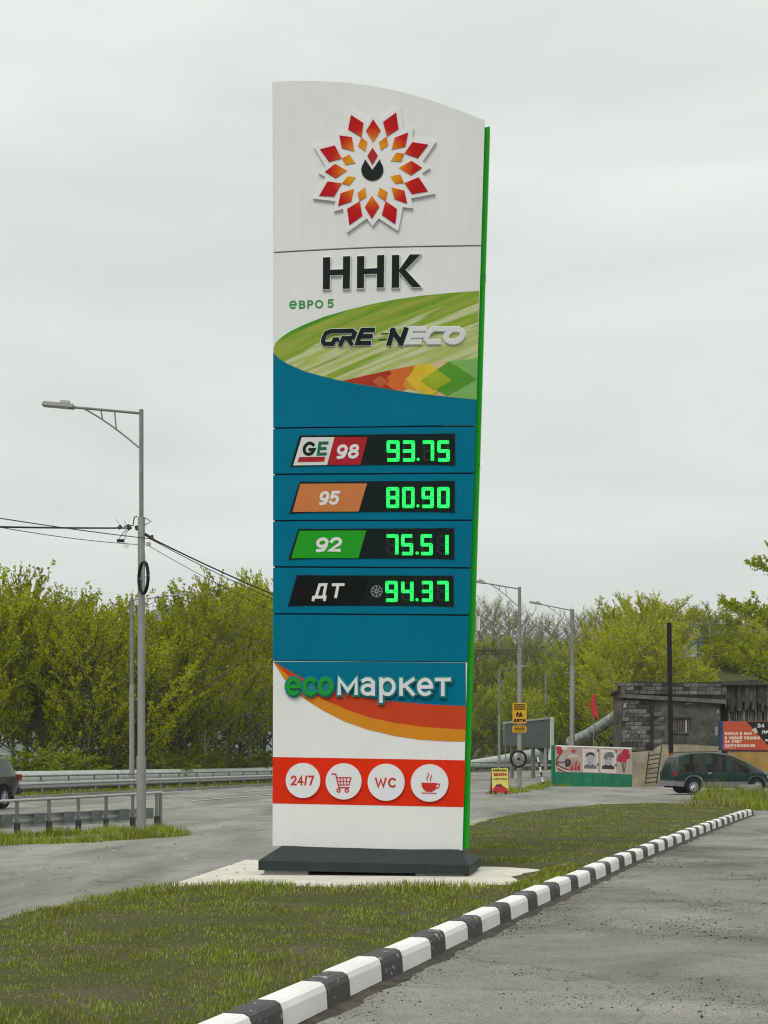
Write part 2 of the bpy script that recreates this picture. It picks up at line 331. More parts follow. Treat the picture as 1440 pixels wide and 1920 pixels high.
# ================================================================== THE SETTING
def sheet(name, poly, dz, cell, mat, kind='structure', zf=gz, fine=None):
    bm = bmesh.new(); vs = [bm.verts.new((x, y, 0)) for x, y in poly]
    for t in tessellate_polygon([[v.co for v in vs]]): bm.faces.new([vs[i] for i in t])
    for ax in (0, 1):
        lo = min(p[ax] for p in poly); hi = max(p[ax] for p in poly); k = math.ceil(lo / cell)
        while k * cell < hi:
            no = (1, 0, 0) if ax == 0 else (0, 1, 0); co = tuple(k * cell * q for q in no)
            bmesh.ops.bisect_plane(bm, geom=bm.verts[:] + bm.edges[:] + bm.faces[:], plane_co=co, plane_no=no, dist=1e-5); k += 1
    bmesh.ops.recalc_face_normals(bm, faces=bm.faces)
    if bm.faces[:] and sum(f.normal.z for f in bm.faces) < 0: bmesh.ops.reverse_faces(bm, faces=bm.faces)
    for v in bm.verts: v.co.z = zf(v.co.x, v.co.y) + (dz(v.co.x, v.co.y) if callable(dz) else dz)
    me = bpy.data.meshes.new(name); bm.to_mesh(me); bm.free(); me.materials.append(mat)
    me.polygons.foreach_set('use_smooth', [True] * len(me.polygons))
    o = link(bpy.data.objects.new(name, me)); o['kind'] = kind; return o
# ground to the horizon
def axis_pts(lo, hi, step, far):
    a = list(np.arange(lo, hi + .1, step)); s = step; x = hi; y = lo; up = []; dn = []
    while x < far: s *= 1.35; x += s; up.append(min(x, far))
    s = step
    while y > -far: s *= 1.35; y -= s; dn.append(max(y, -far))
    return dn[::-1] + a + up
gx = axis_pts(-60, 110, 3, 1900); gy = axis_pts(-5, 330, 3, 1900)
gm = MB(); gm.v = [(x, y, gz(x, y) - .12) for y in gy for x in gx]; nx = len(gx)
gm.f = [(j * nx + i, j * nx + i + 1, (j + 1) * nx + i + 1, (j + 1) * nx + i) for j in range(len(gy) - 1) for i in range(nx - 1)]
gm.build('ground', MAT_WILD, smooth=True)['kind'] = 'structure'

def kerb_x(d): return -.339 + .329 * (d - 7.81) + .00097 * (d - 7.81) * (d - 14.4)
BAR = [(-48, -60), (-30, 0), (-20.8, 45), (-12.9, 80), (-8.3, 100), (-2.0, 120), (9.3, 150), (22.5, 185), (40, 225), (62, 262)]     # far guard rail line
def along(path, step, off=0):
    """points every step metres along an xy path, moved sideways by off (to the right of travel)"""
    out = []; acc = 0
    for (x0, y0), (x1, y1) in zip(path, path[1:]):
        L = math.hypot(x1 - x0, y1 - y0); dx, dy = (x1 - x0) / L, (y1 - y0) / L; t = acc
        while t < L: out.append((x0 + dx * t + dy * off, y0 + dy * t - dx * off, math.atan2(dy, dx))); t += step
        acc = t - L
    return out
BARS = [(x, y) for x, y, _ in along([(p[0], p[1]) for p in BAR], 4)]
road_poly = [(-60, -60), (-4, -60)] + [(kerb_x(d) - .07, d) for d in np.arange(0, 36.5, 2)] + [(24, 40), (60, 44), (60, 74), (24, 79), (13, 78.5), (11, 84), (13, 92), (17, 110), (24, 140), (40, 185), (58, 220), (75, 255)] + [(x + .5, y) for x, y in BARS[::-1] if y > -55] + [(-60, -55)]
sheet('road', road_poly, -.03, 3, MAT_ROAD)
fore_poly = [(kerb_x(d) - .03, d) for d in np.arange(0, 36.5, 2)] + [(12, 37), (40, 40), (40, -20), (-3, -20)]
sheet('forecourt_pavement', fore_poly, .006, 3, MAT_FORE)
PAD = [W(306, 1662, 15.55), W(461, 1611, 19.9), W(1034, 1627, 18.3), W(925, 1672, 14.9)]; pv = [(p.x, p.y) for p in PAD]
def pad_in(x, y, e=.0):
    n = 4; m = 1e9
    for i in range(4):
        (x0, y0), (x1, y1) = pv[i], pv[(i + 1) % 4]; L = math.hypot(x1 - x0, y1 - y0); m = min(m, ((x - x0) * (y1 - y0) - (y - y0) * (x1 - x0)) / L)
    return m
LAWN = [(-5.6, 3), (-4.6, 7), (-3.9, 9.8), (-3.34, 12.05), (-3.05, 13.3), (-2.84, 14.2), (-2.62, 15.1), (-2.3, 15.8), (-1.6, 18.5), (-1.0, 20.1), (.9, 25), (1.9, 29.8), (2.7, 33), (4.0, 37.5), (6.9, 43.5), (9.0, 44.6), (10.4, 42), (10.0, 37.5)] + [(kerb_x(d) - .1, d) for d in np.arange(36, 2.9, -1.5)]
def lawn_dz(x, y):
    e = min(math.dist((x, y), p) for p in LAWN[:12]); return .015 + .05 * sst(0, .6, kerb_x(y) - x) * 0 + .05 + .03 * mnoise.noise((x * .8, y * .8, 0)) - .045 * (1 - sst(0, 1.0, e)) - .09 * sst(-.25, .05, pad_in(x, y))
sheet('lawn', LAWN, lawn_dz, .5, MAT_LAWN)
pm = MB(); bmx = [(*p, -.008) for p in pv] + [(*p, -.1) for p in pv]
pm.add(bmx, [(3, 2, 1, 0), (0, 1, 5, 4), (1, 2, 6, 5), (2, 3, 7, 6), (3, 0, 4, 7)]); o = pm.build('concrete_pavement_slab', MAT_CONC); o['kind'] = 'structure'
# road markings
MAT_MARK = M('worn_road_paint', (.52, .52, .49), .8, .3, 6)
def strip(name, pts, w, mat, dz=.006):
    m = MB(); vs = []
    for i, (x, y) in enumerate(pts):
        a = Vector(pts[min(i + 1, len(pts) - 1)]) - Vector(pts[max(i - 1, 0)]); a.normalize(); n = Vector((a.y, -a.x)) * w / 2
        vs += [(x - n.x, y - n.y, gz(x - n.x, y - n.y) + dz), (x + n.x, y + n.y, gz(x + n.x, y + n.y) + dz)]
    m.add(vs, [(2 * i, 2 * i + 1, 2 * i + 3, 2 * i + 2) for i in range(len(pts) - 1)]); o = m.build(name, mat); o['kind'] = 'structure'; return o
off = lambda o_, y0, y1: [(x, y) for x, y, _ in along(BARS, 3, o_) if y0 < y < y1]
strip('road_edge_line', off(1.6, 60, 240), .16, MAT_MARK)
for k in range(9):
    y0 = 62 + k * 14; strip('road_lane_marking', off(5.2, y0, y0 + 9), .16, MAT_MARK)
    strip('road_lane_marking', off(12.2, y0 + 4, y0 + 13), .16, MAT_MARK)
strip('road_edge_line', off(8.8, 60, 240), .16, MAT_MARK)
# kerb of painted blocks round the lawn
MAT_KW = None
def kerb_mat(name, col, chip, amt):
    m, t, p = nodes_of(name, .75, .3); co = N(t, 'ShaderNodeTexCoord'); v = co.outputs['Object']; oi = N(t, 'ShaderNodeObjectInfo')
    ad = N(t, 'ShaderNodeVectorMath', operation='ADD'); t.links.new(v, ad.inputs[0]); cb = N(t, 'ShaderNodeCombineXYZ'); ml = N(t, 'ShaderNodeMath', operation='MULTIPLY'); ml.inputs[1].default_value = 40
    t.links.new(oi.outputs['Random'], ml.inputs[0]); t.links.new(ml.outputs[0], cb.inputs[0]); t.links.new(cb.outputs[0], ad.inputs[1])
    a = tnoise(t, ad.outputs[0], 9, 8, .72, .6); b = tnoise(t, ad.outputs[0], 3, 4)
    c = ramp(t, a, [(amt - .02, col), (amt + .02, chip)]); c = tmix(t, .5, c, ramp(t, b, [(.3, (.82, .82, .8)), (.7, (1.05, 1.05, 1.04))]), 'MULTIPLY')
    t.links.new(c, p.inputs['Base Color']); tbump(t, p, a, .25, .006); return m
MAT_KW = kerb_mat('white_kerb_paint', (.80, .805, .79), (.42, .41, .38), .68); MAT_KB = kerb_mat('dark_kerb_paint', (.075, .078, .08), (.45, .45, .44), .61)
kerb = empty('kerb', (0, 0, 0), kind='structure')
KP = [(-.075, -.1), (-.075, .15), (-.062, .166), (.045, .166), (.072, .152), (.085, .12), (.10, -.1)]
d = 7.19 - 3 * 1.0; white = True; random.seed(3)
while d < 36:
    L = (.615 if white else .385) * random.uniform(.96, 1.04)
    d0, d1 = d + .002, d + L - .002; jx = random.uniform(-.009, .009); jz = random.uniform(-.008, .008)
    b = MB().sweep(KP, [(kerb_x(d0) - .055 + jx, d0, jz), (kerb_x(d1) - .055 + jx, d1, jz)]).build('kerb_stone', MAT_KW if white else MAT_KB, kerb)
    d += L; white = not white

# ================================================================== FUEL PRICE SIGN
XL, YL = (511 - CX) / F * 17.6, 17.6
S = Surf((XL, YL), (XL + 2.55, YL - .24), 0, .05, 2.5)
sign = empty('fuel_price_sign', (XL, YL, 0), S.a, 'tall white and teal fuel price pylon with red flower emblem and green digits', 'price sign')
P_WHITE = M('sign_white', (.68, .69, .685), .38, .035, 1.2, streak=.035); P_TEAL = M('sign_teal', (.0, .145, .245), .4, .07, 1.5, spec=.03, streak=.05)
P_GREEN = M('sign_green', (.008, .32, .012), .4, .05, 2); P_CORE = M('sign_core', (.03, .032, .033), .7, .1, 3); P_EDGE = M('sign_edge_white', (.74, .74, .74), .4, .03, 2)
P_INK = M('sign_black', (.006, .010, .011), .4, .15, 4, spec=.12); P_RED = M('sign_red', (.62, .026, .006), .4, .05, 2, spec=.05, streak=.06); P_ORA = M('sign_orange', (.62, .22, .012), .4, .05, 2)
P_ICON = M('icon_red', (.50, .03, .02), .4, .05, 4)
def redge(y):  # the front's slanting outer edge, photo column by row
    t = [(150, 911), (224, 909), (460, 902), (800, 892), (977, 886.5), (1150, 880), (1240, 876), (1420, 870.5), (1600, 867)]
    for (a, b), (c, e) in zip(t, t[1:]):
        if y <= c: return b + (e - b) * (y - a) / (c - a)
    return 867
SEAM = [[(511, 1586), (690, 1591), (867, 1595)], [(512, 1239), (690, 1240.5), (876, 1242)], [(512, 1151), (700, 1152), (880, 1153.5)], [(512, 1063), (700, 1064), (883, 1065)], [(512, 976.5), (700, 976), (886, 975.5)],
        [(512, 889.5), (700, 888.5), (889, 887.5)], [(512, 803), (690, 800.5), (892, 799)], [(512, 473.5), (600, 468.5), (700, 464), (800, 462), (902, 460.5)]]
TOP = [(510.5, 152), (550, 150.3), (600, 150.3), (650, 153.5), (700, 160), (750, 170), (800, 184), (850, 201), (909, 224)]
def panel(name, lo, hi, mat, g=1.5):
    pts = [(x, y - g) for x, y in lo] + [(x, y + g) for x, y in hi[::-1]]
    return MB().poly(S.map, [S.px(*p) for p in pts], 0, -.045, .18).build(name, mat, sign)
top_panel = panel('top_panel', SEAM[7], TOP, P_WHITE); brand_panel = panel('brand_panel', SEAM[6], SEAM[7], P_WHITE)
price_panels = [panel('price_panel', SEAM[i], SEAM[i + 1], P_TEAL) for i in (5, 4, 3, 2)]
blank_panel = panel('blank_panel', SEAM[1], SEAM[2], P_TEAL); low_panel = panel('lower_panel', SEAM[0], SEAM[1], P_WHITE, .3)
# dark core, back cover, green fin
out = [(514, 1580), (864, 1588)] + [(redge(y) - 3, y) for y in (1400, 1240, 1150, 977, 800, 460, 232)] + [(850, 206), (800, 189), (750, 175), (700, 165), (650, 158.5), (600, 155), (550, 155), (514, 157)]
MB().poly(S.map, [S.px(*p) for p in out], -.04, -.34, .3).build('core', P_CORE, sign)
MB().poly(lambda u, v, h: Vector((u, .34 - h, v)), [S.px(*p) for p in out], .05, .0, .3).build('back_cover', P_WHITE, sign)
fin = [(redge(y) - 7, y) for y in (1590, 1420, 1240, 1150, 977, 800, 460, 240)] + [(918.5, 236)] + [(x, y) for x, y in ((911.5, 460), (901.5, 800), (896, 977), (890.5, 1150), (887, 1240), (882, 1420), (878.5, 1592))]
MB().poly(S.map, [S.px(*p, h=-.06) for p in fin], -.07, -.30, .3).build('side_fin', P_GREEN, sign)
for y in (516, 870, 1230):
    q = S.px(redge(y) + 8, y, -.06); MB().box(S.map(q[0] - .02, q[1], -.185), (.068, .236, .006)).build('fin_joint', M('fin_joint_green', (.012, .2, .016), .5), sign)
q = S.px(896, 1169, -.15); MB().box(S.map(q[0] + .0, q[1], -.2), (.05, .1, .18)).build('junction_box', WHITE, sign)
# base skirt
ul, ur = S.px(486, 1620, .35)[0], S.px(880, 1626, .35)[0]; il, ir = S.px(529, 1590)[0], S.px(861, 1597)[0]
B3 = lambda u, v, w: (u, v, w)
skv = [B3(il, -.02, .335), B3(ir, -.02, .30), B3(ir, .36, .30), B3(il, .36, .335), B3(ul, -.40, .172), B3(ur, -.40, .132), B3(ur + .10, .74, .132), B3(ul, .74, .172), B3(ul, -.40, .052), B3(ur, -.40, .018), B3(ur + .10, .74, .018), B3(ul, .74, .052)]
P_SKIRT = M('base_grey', (.030, .038, .041), .5, .15, 2, streak=.15)
MB().add(skv, [(0, 1, 5, 4), (1, 2, 6, 5), (2, 3, 7, 6), (3, 0, 4, 7), (4, 5, 9, 8), (5, 6, 10, 9), (6, 7, 11, 10), (7, 4, 8, 11), (0, 3, 2, 1)]).build('base_skirt', P_SKIRT, sign)
FOOT = M('foot_concrete', (.20, .20, .19), .9, .2, 6, .3)
for a, b in ((ul + .07, ul + .62), (ur - .66, ur - .06)):
    MB().box(((a + b) / 2, .17, .01), (b - a, 1.08, .13)).build('foot_block', FOOT, sign)
MB().box(((ul + ur) / 2, .17, .08), (1.3, .5, .2)).build('anchor_plinth', P_CORE, sign)
# emblem
def C1(p): return S.px(490 + p[0] / 3.2, 130 + p[1] / 3.2)
def C2(p): return S.px(490 + p[0] / 3.2, 450 + p[1] / 3.2)
def C3(p): return S.px(490 + p[0] / 3.2, 790 + p[1] / 3.2)
def C4(p): return S.px(490 + p[0] / 3.2, 1140 + p[1] / 3.2)
def C5(p): return S.px(460 + p[0] / 3.0, 1380 + p[1] / 3.0)
star = [(528, 238), (635, 310), (680, 263), (710, 310), (830, 225), (857, 368), (915, 357), (905, 415), (1050, 440), (968, 560), (1015, 598), (965, 630), (1045, 752), (900, 780), (910, 840), (850, 832), (822, 975), (705, 900), (668, 947), (635, 900), (515, 985), (492, 843), (437, 858), (447, 797), (312, 782), (388, 652), (345, 628), (389, 590), (317, 470), (445, 440), (442, 380), (500, 385)]
emb = MB().poly(S.map, [C1(p) for p in star], .032, 0).build('emblem_plate', M('emblem_white', (.70, .70, .715), .4, .03, 2), sign)
m, t, p = nodes_of('emblem_petal', .4, .04); ec = C1((668, 606)); co = N(t, 'ShaderNodeTexCoord')
sb = N(t, 'ShaderNodeVectorMath', operation='SUBTRACT'); sb.inputs[1].default_value = (ec[0], S.yb(ec[0]) - .055, ec[1]); t.links.new(co.outputs['Object'], sb.inputs[0])
ln = N(t, 'ShaderNodeVectorMath', operation='LENGTH'); t.links.new(sb.outputs[0], ln.inputs[0])
rr = Vector(C1((668 + 360, 606))) - Vector(ec); mr = N(t, 'ShaderNodeMapRange'); mr.inputs['From Max'].default_value = rr.length; t.links.new(ln.outputs['Value'], mr.inputs['Value'])
t.links.new(ramp(t, mr.outputs[0], [(.30, (.66, .36, .012)), (.46, (.66, .24, .010)), (.58, (.58, .09, .01)), (.70, (.46, .014, .012)), (.95, (.40, .006, .014))]), p.inputs['Base Color']); PETAL = m
petals = [[(540, 282), (614, 330), (603, 415), (523, 368)], [(603, 417), (636, 442), (626, 500), (582, 468)], [(810, 268), (825, 365), (755, 410), (732, 325)], [(753, 412), (762, 462), (718, 494), (707, 445)], [(1002, 460), (940, 540), (860, 512), (908, 445)], [(857, 514), (840, 560), (779, 556), (812, 508)],
  [(1000, 738), (905, 755), (860, 690), (945, 655)], [(857, 688), (805, 692), (777, 650), (835, 638)], [(805, 935), (725, 880), (747, 798), (815, 845)], [(746, 797), (700, 765), (712, 715), (758, 745)], [(530, 940), (517, 845), (593, 798), (607, 885)], [(592, 797), (578, 750), (625, 715), (632, 770)],
  [(350, 765), (400, 680), (484, 692), (438, 770)], [(486, 692), (520, 650), (565, 655), (532, 703)], [(355, 488), (443, 465), (484, 542), (408, 562)], [(486, 541), (530, 520), (565, 568), (508, 580)],
  [(673, 308), (717, 375), (672, 445), (630, 378)], [(882, 388), (865, 470), (783, 488), (803, 418)], [(965, 598), (900, 643), (828, 598), (903, 557)], [(876, 812), (800, 785), (782, 715), (860, 735)], [(665, 902), (623, 835), (666, 765), (710, 830)], [(463, 826), (478, 752), (556, 725), (541, 800)], [(385, 622), (445, 575), (515, 615), (447, 660)], [(470, 405), (545, 415), (560, 498), (485, 480)]]
for q in petals: MB().poly(S.map, [C1(p) for p in q], .042, .032).build('petal', PETAL, emb)
MB().poly(S.map, [C1(p) for p in ((669, 478), (700, 525), (668, 580), (638, 528))], .042, .032).build('flame', M('flame_red', (.40, .012, .022), .4, .04), emb)
drop = [(625, 548), (668, 612), (712, 548)] + [(668 + 66 * math.cos(R(a)), 610 - 65 * math.sin(R(a))) for a in range(36, -217, -9)]
MB().poly(S.map, [C1(p) for p in drop], .042, .032).build('oil_drop', P_INK, emb)
# big letters
KH = []
for ax, ay in ((0, 0), (204, -7)):
    KH.append([(372 + ax, 110 + ay), (415 + ax, 108 + ay), (415 + ax, 184 + ay), (492 + ax, 181 + ay), (492 + ax, 104 + ay), (535 + ax, 102 + ay), (532 + ax, 296 + ay), (490 + ax, 297 + ay), (491 + ax, 214 + ay), (414 + ax, 217 + ay), (413 + ax, 299 + ay), (371 + ax, 300 + ay)])
KH.append([(785, 96), (829, 95), (829, 182), (893, 92), (955, 91), (866, 184), (960, 286), (905, 288), (829, 196), (827, 290), (783, 291)])
for q in KH:
    c = (sum(x for x, _ in q) / len(q), sum(y for _, y in q) / len(q))
    L = MB().poly(S.map, [C2(p) for p in q], .032, .002).build('letter', P_INK, brand_panel)
    pts = [C2(p) for p in q]; MB().stroke(S.map, pts, .016, .028, .0, closed=True).build('letter_border', P_EDGE, brand_panel)
GT = M('sign_text_green', (.03, .25, .05), .4)
def tbox(C, x0, y0, x1, y1): a = C((x0, y1)); b = C((x1, y0)); return (a[0], a[1], b[0], b[1])
for tx_, bx_ in (('е', (168, 362, 213, 415)), ('В', (226, 362, 264, 413)), ('Р', (276, 361, 312, 412)), ('О', (322, 359, 371, 411)), ('5', (398, 354, 434, 408))): text(MB(), S.map, tx_, tbox(C2, *bx_), .020, .004).build('letter', GT, brand_panel)
# leaf picture
leafp = [(72, 655), (85, 620), (120, 585), (175, 548), (250, 512), (370, 464), (500, 425), (640, 390), (800, 358), (960, 335), (1130, 318), (1306, 305), (1293, 958), (1120, 942), (960, 924), (800, 902), (620, 872), (485, 847), (400, 827), (265, 790), (160, 745), (110, 715), (80, 685)]
m, t, p = nodes_of('green_streaks', .4, .04); co = N(t, 'ShaderNodeTexCoord'); mpn = N(t, 'ShaderNodeMapping'); mpn.vector_type = 'TEXTURE'; mpn.inputs['Rotation'].default_value = (0, R(-21), 0); mpn.inputs['Scale'].default_value = (4.2, 1, .30); t.links.new(co.outputs['Object'], mpn.inputs[0])
a = tnoise(t, mpn.outputs[0], 1.7, 4, .5, .25); mp2 = N(t, 'ShaderNodeMapping'); mp2.vector_type = 'TEXTURE'; mp2.inputs['Location'].default_value = (0, 0, C2((600, 560))[1]); mp2.inputs['Rotation'].default_value = (0, R(-14), 0); t.links.new(co.outputs['Object'], mp2.inputs[0])
sx = N(t, 'ShaderNodeSeparateXYZ'); t.links.new(mp2.outputs[0], sx.inputs[0]); hh = N(t, 'ShaderNodeMapRange'); hh.inputs['From Min'].default_value = -.4; hh.inputs['From Max'].default_value = .55; t.links.new(sx.outputs['Z'], hh.inputs['Value'])
sm = N(t, 'ShaderNodeMath', operation='MULTIPLY_ADD'); sm.inputs[1].default_value = .95; t.links.new(a, sm.inputs[0]); ng = N(t, 'ShaderNodeMath', operation='MULTIPLY'); ng.inputs[1].default_value = -.72; t.links.new(hh.outputs[0], ng.inputs[0]); t.links.new(ng.outputs[0], sm.inputs[2])
t.links.new(ramp(t, sm.outputs[0], [(.0, (.012, .13, .02)), (.12, (.06, .25, .02)), (.22, (.18, .30, .03)), (.30, (.30, .34, .06)), (.38, (.19, .31, .03)), (.46, (.50, .52, .30)), (.56, (.33, .40, .09)), (.68, (.62, .63, .52))]), p.inputs['Base Color'])
leaf = MB().poly(S.map, [C2(p) for p in leafp], .005, .001, .18).build('leaf_picture', m, brand_panel)
low = [(71, 672), (80, 686), (110, 716), (160, 746), (265, 791), (400, 828), (485, 848), (620, 873), (800, 903), (960, 925), (1120, 943), (1291, 959), (1287, 1111), (640, 1119), (72, 1125)]
MB().poly(S.map, [C2(p) for p in low], .003, -.03, .18).build('teal_field', P_TEAL, brand_panel)
dia = [('dark_red', (.36, .03, .015), .006, [(485, 846), (765, 783), (785, 800), (752, 828), (772, 846), (747, 866), (800, 901), (620, 871)]), ('light_red', (.44, .10, .03), .007, [(665, 850), (710, 815), (765, 848), (715, 886)]),
  ('orange', (.56, .13, .025), .0065, [(765, 783), (925, 752), (985, 815), (850, 907), (800, 901), (747, 866), (772, 846), (752, 828), (785, 800)]), ('amber', (.58, .24, .03), .0075, [(860, 836), (920, 790), (990, 850), (920, 905), (850, 880)]), ('peach', (.55, .40, .22), .006, [(985, 745), (1125, 727), (1050, 790)]), ('yellow', (.60, .42, .03), .008, [(925, 752), (1012, 742), (1145, 842), (1028, 930), (960, 923), (900, 870), (870, 835), (900, 800)]),
  ('pale_green', (.17, .38, .10), .006, [(1125, 728), (1298, 712), (1295, 835), (1293, 957), (1120, 941)]), ('pale_peach', (.52, .36, .2), .006, [(1040, 933), (1090, 895), (1118, 940)]), ('leaf_green', (.075, .26, .02), .009, [(1125, 730), (1290, 835), (1115, 938), (955, 845)]), ('lime', (.28, .36, .02), .010, [(1055, 778), (1145, 842), (1040, 903), (955, 845)])]
for n_, c, h, q in dia: MB().poly(S.map, [C2(p) for p in q], h, .003).build(n_ + '_diamond', M('print_' + n_, c, .4, .12, 5), leaf)
# brand word on the leaf: GRE =NECO
cz = lambda x, y: S.px(590 + x / 4.8, 600 + y / 4.8)
def sh(x, y): return (x - (y - 150) * .0, y)
word = {'letter': []}
def wpoly(q, mat, h, nm='letter'): return MB().poly(S.map, [cz(*p) for p in q], h, .004).build(nm, mat, brand_panel)
def wstroke(qs, mat, tpx, h, nm='letter', closed=()):
    mb = MB(); t_ = tpx / 4.8 * 17.5 / F
    for i, q in enumerate(qs): mb.stroke(S.map, [cz(*p) for p in q], t_, h + .0006 * i, .004, closed=i in closed)
    return mb.build(nm, mat, brand_panel)
wordblack, wordwhite = P_INK, M('word_white', (.60, .61, .63), .4, .03)
for tp, mats, h in ((50, (P_EDGE, P_EDGE), .016), (38, (wordblack, wordwhite), .026)):
    nm = 'letter' if tp == 38 else 'letter_border'
    wstroke([[(235, 104), (150, 104), (105, 122), (82, 165), (76, 200), (90, 218), (165, 218), (180, 180), (205, 180)]], mats[0], tp, h, nm)
    wstroke([[(240, 104), (340, 100), (362, 120), (350, 155), (325, 168), (270, 168)], [(258, 170), (235, 222)], [(300, 172), (330, 215)]], mats[0], tp, h, nm)
    wstroke([[(525, 92), (430, 94), (405, 150), (385, 212), (490, 210)], [(410, 152), (505, 150)]], mats[0], tp, h, nm)
    wstroke([[(672, 212), (705, 98)], [(705, 98), (770, 200)], [(778, 212), (820, 92)]], mats[0], tp + 6, h, nm)
    wstroke([[(985, 85), (870, 86), (838, 205), (940, 203)], [(860, 146), (965, 144)]], mats[1], tp + 2, h, nm)
    wstroke([[(1170, 85), (1070, 86), (1025, 118), (1005, 175), (1028, 204), (1115, 203)]], mats[1], tp + 2, h, nm)
    ov = [(1258 + 72 * math.cos(R(a)) + 14 * math.sin(R(a)), 146 - 58 * math.sin(R(a))) for a in range(0, 360, 15)]
    wstroke([ov, [(1170, 86), (1280, 85)]], mats[1], tp + 4, h, nm, closed=(0,))
for q in ([(600, 126), (680, 124)], [(582, 180), (664, 178)]): wstroke([q], M('speed_line', (.008, .03, .01), .4), 11, .007, 'speed_line')
# price rows
GLASS = M('display_glass', (.004, .011, .010), .2, .1, 3, spec=.12)
LED = M('led_green', (.0, .80, .06), emit=1.15); LEDC = M('led_core', (.12, 1.0, .30), emit=1.2); LEDO = M('led_off', (.10, .125, .11), .5)
SEG = {'0': 'abcdef', '1': 'bc', '3': 'abcdg', '4': 'bcfg', '5': 'acdfg', '7': 'abc', '8': 'abcdefg', '9': 'abcdfg'}
win = [[(232, 88), (1160, 76), (1160, 262), (178, 270)], [(232, 365), (1158, 360), (1158, 545), (173, 550)], [(225, 648), (1155, 643), (1155, 826), (166, 826)], [(215, 925), (1152, 928), (1152, 1110), (163, 1107)]]
dg = [('93.75', [(753, 828), (846, 921), (941,), (965, 1036), (1057, 1130)], 118, 240), ('80.90', [(752, 826), (846, 918), (940,), (963, 1034), (1057, 1128)], 397, 519), ('75.51', [(748, 822), (840, 910), (935,), (957, 1028), (1053, 1123)], 680, 802), ('94.37', [(745, 818), (840, 912), (934,), (960, 1028), (1053, 1123)], 960, 1082)]
PLATE_T = M('plate_text', (.66, .66, .66), .4, .04)
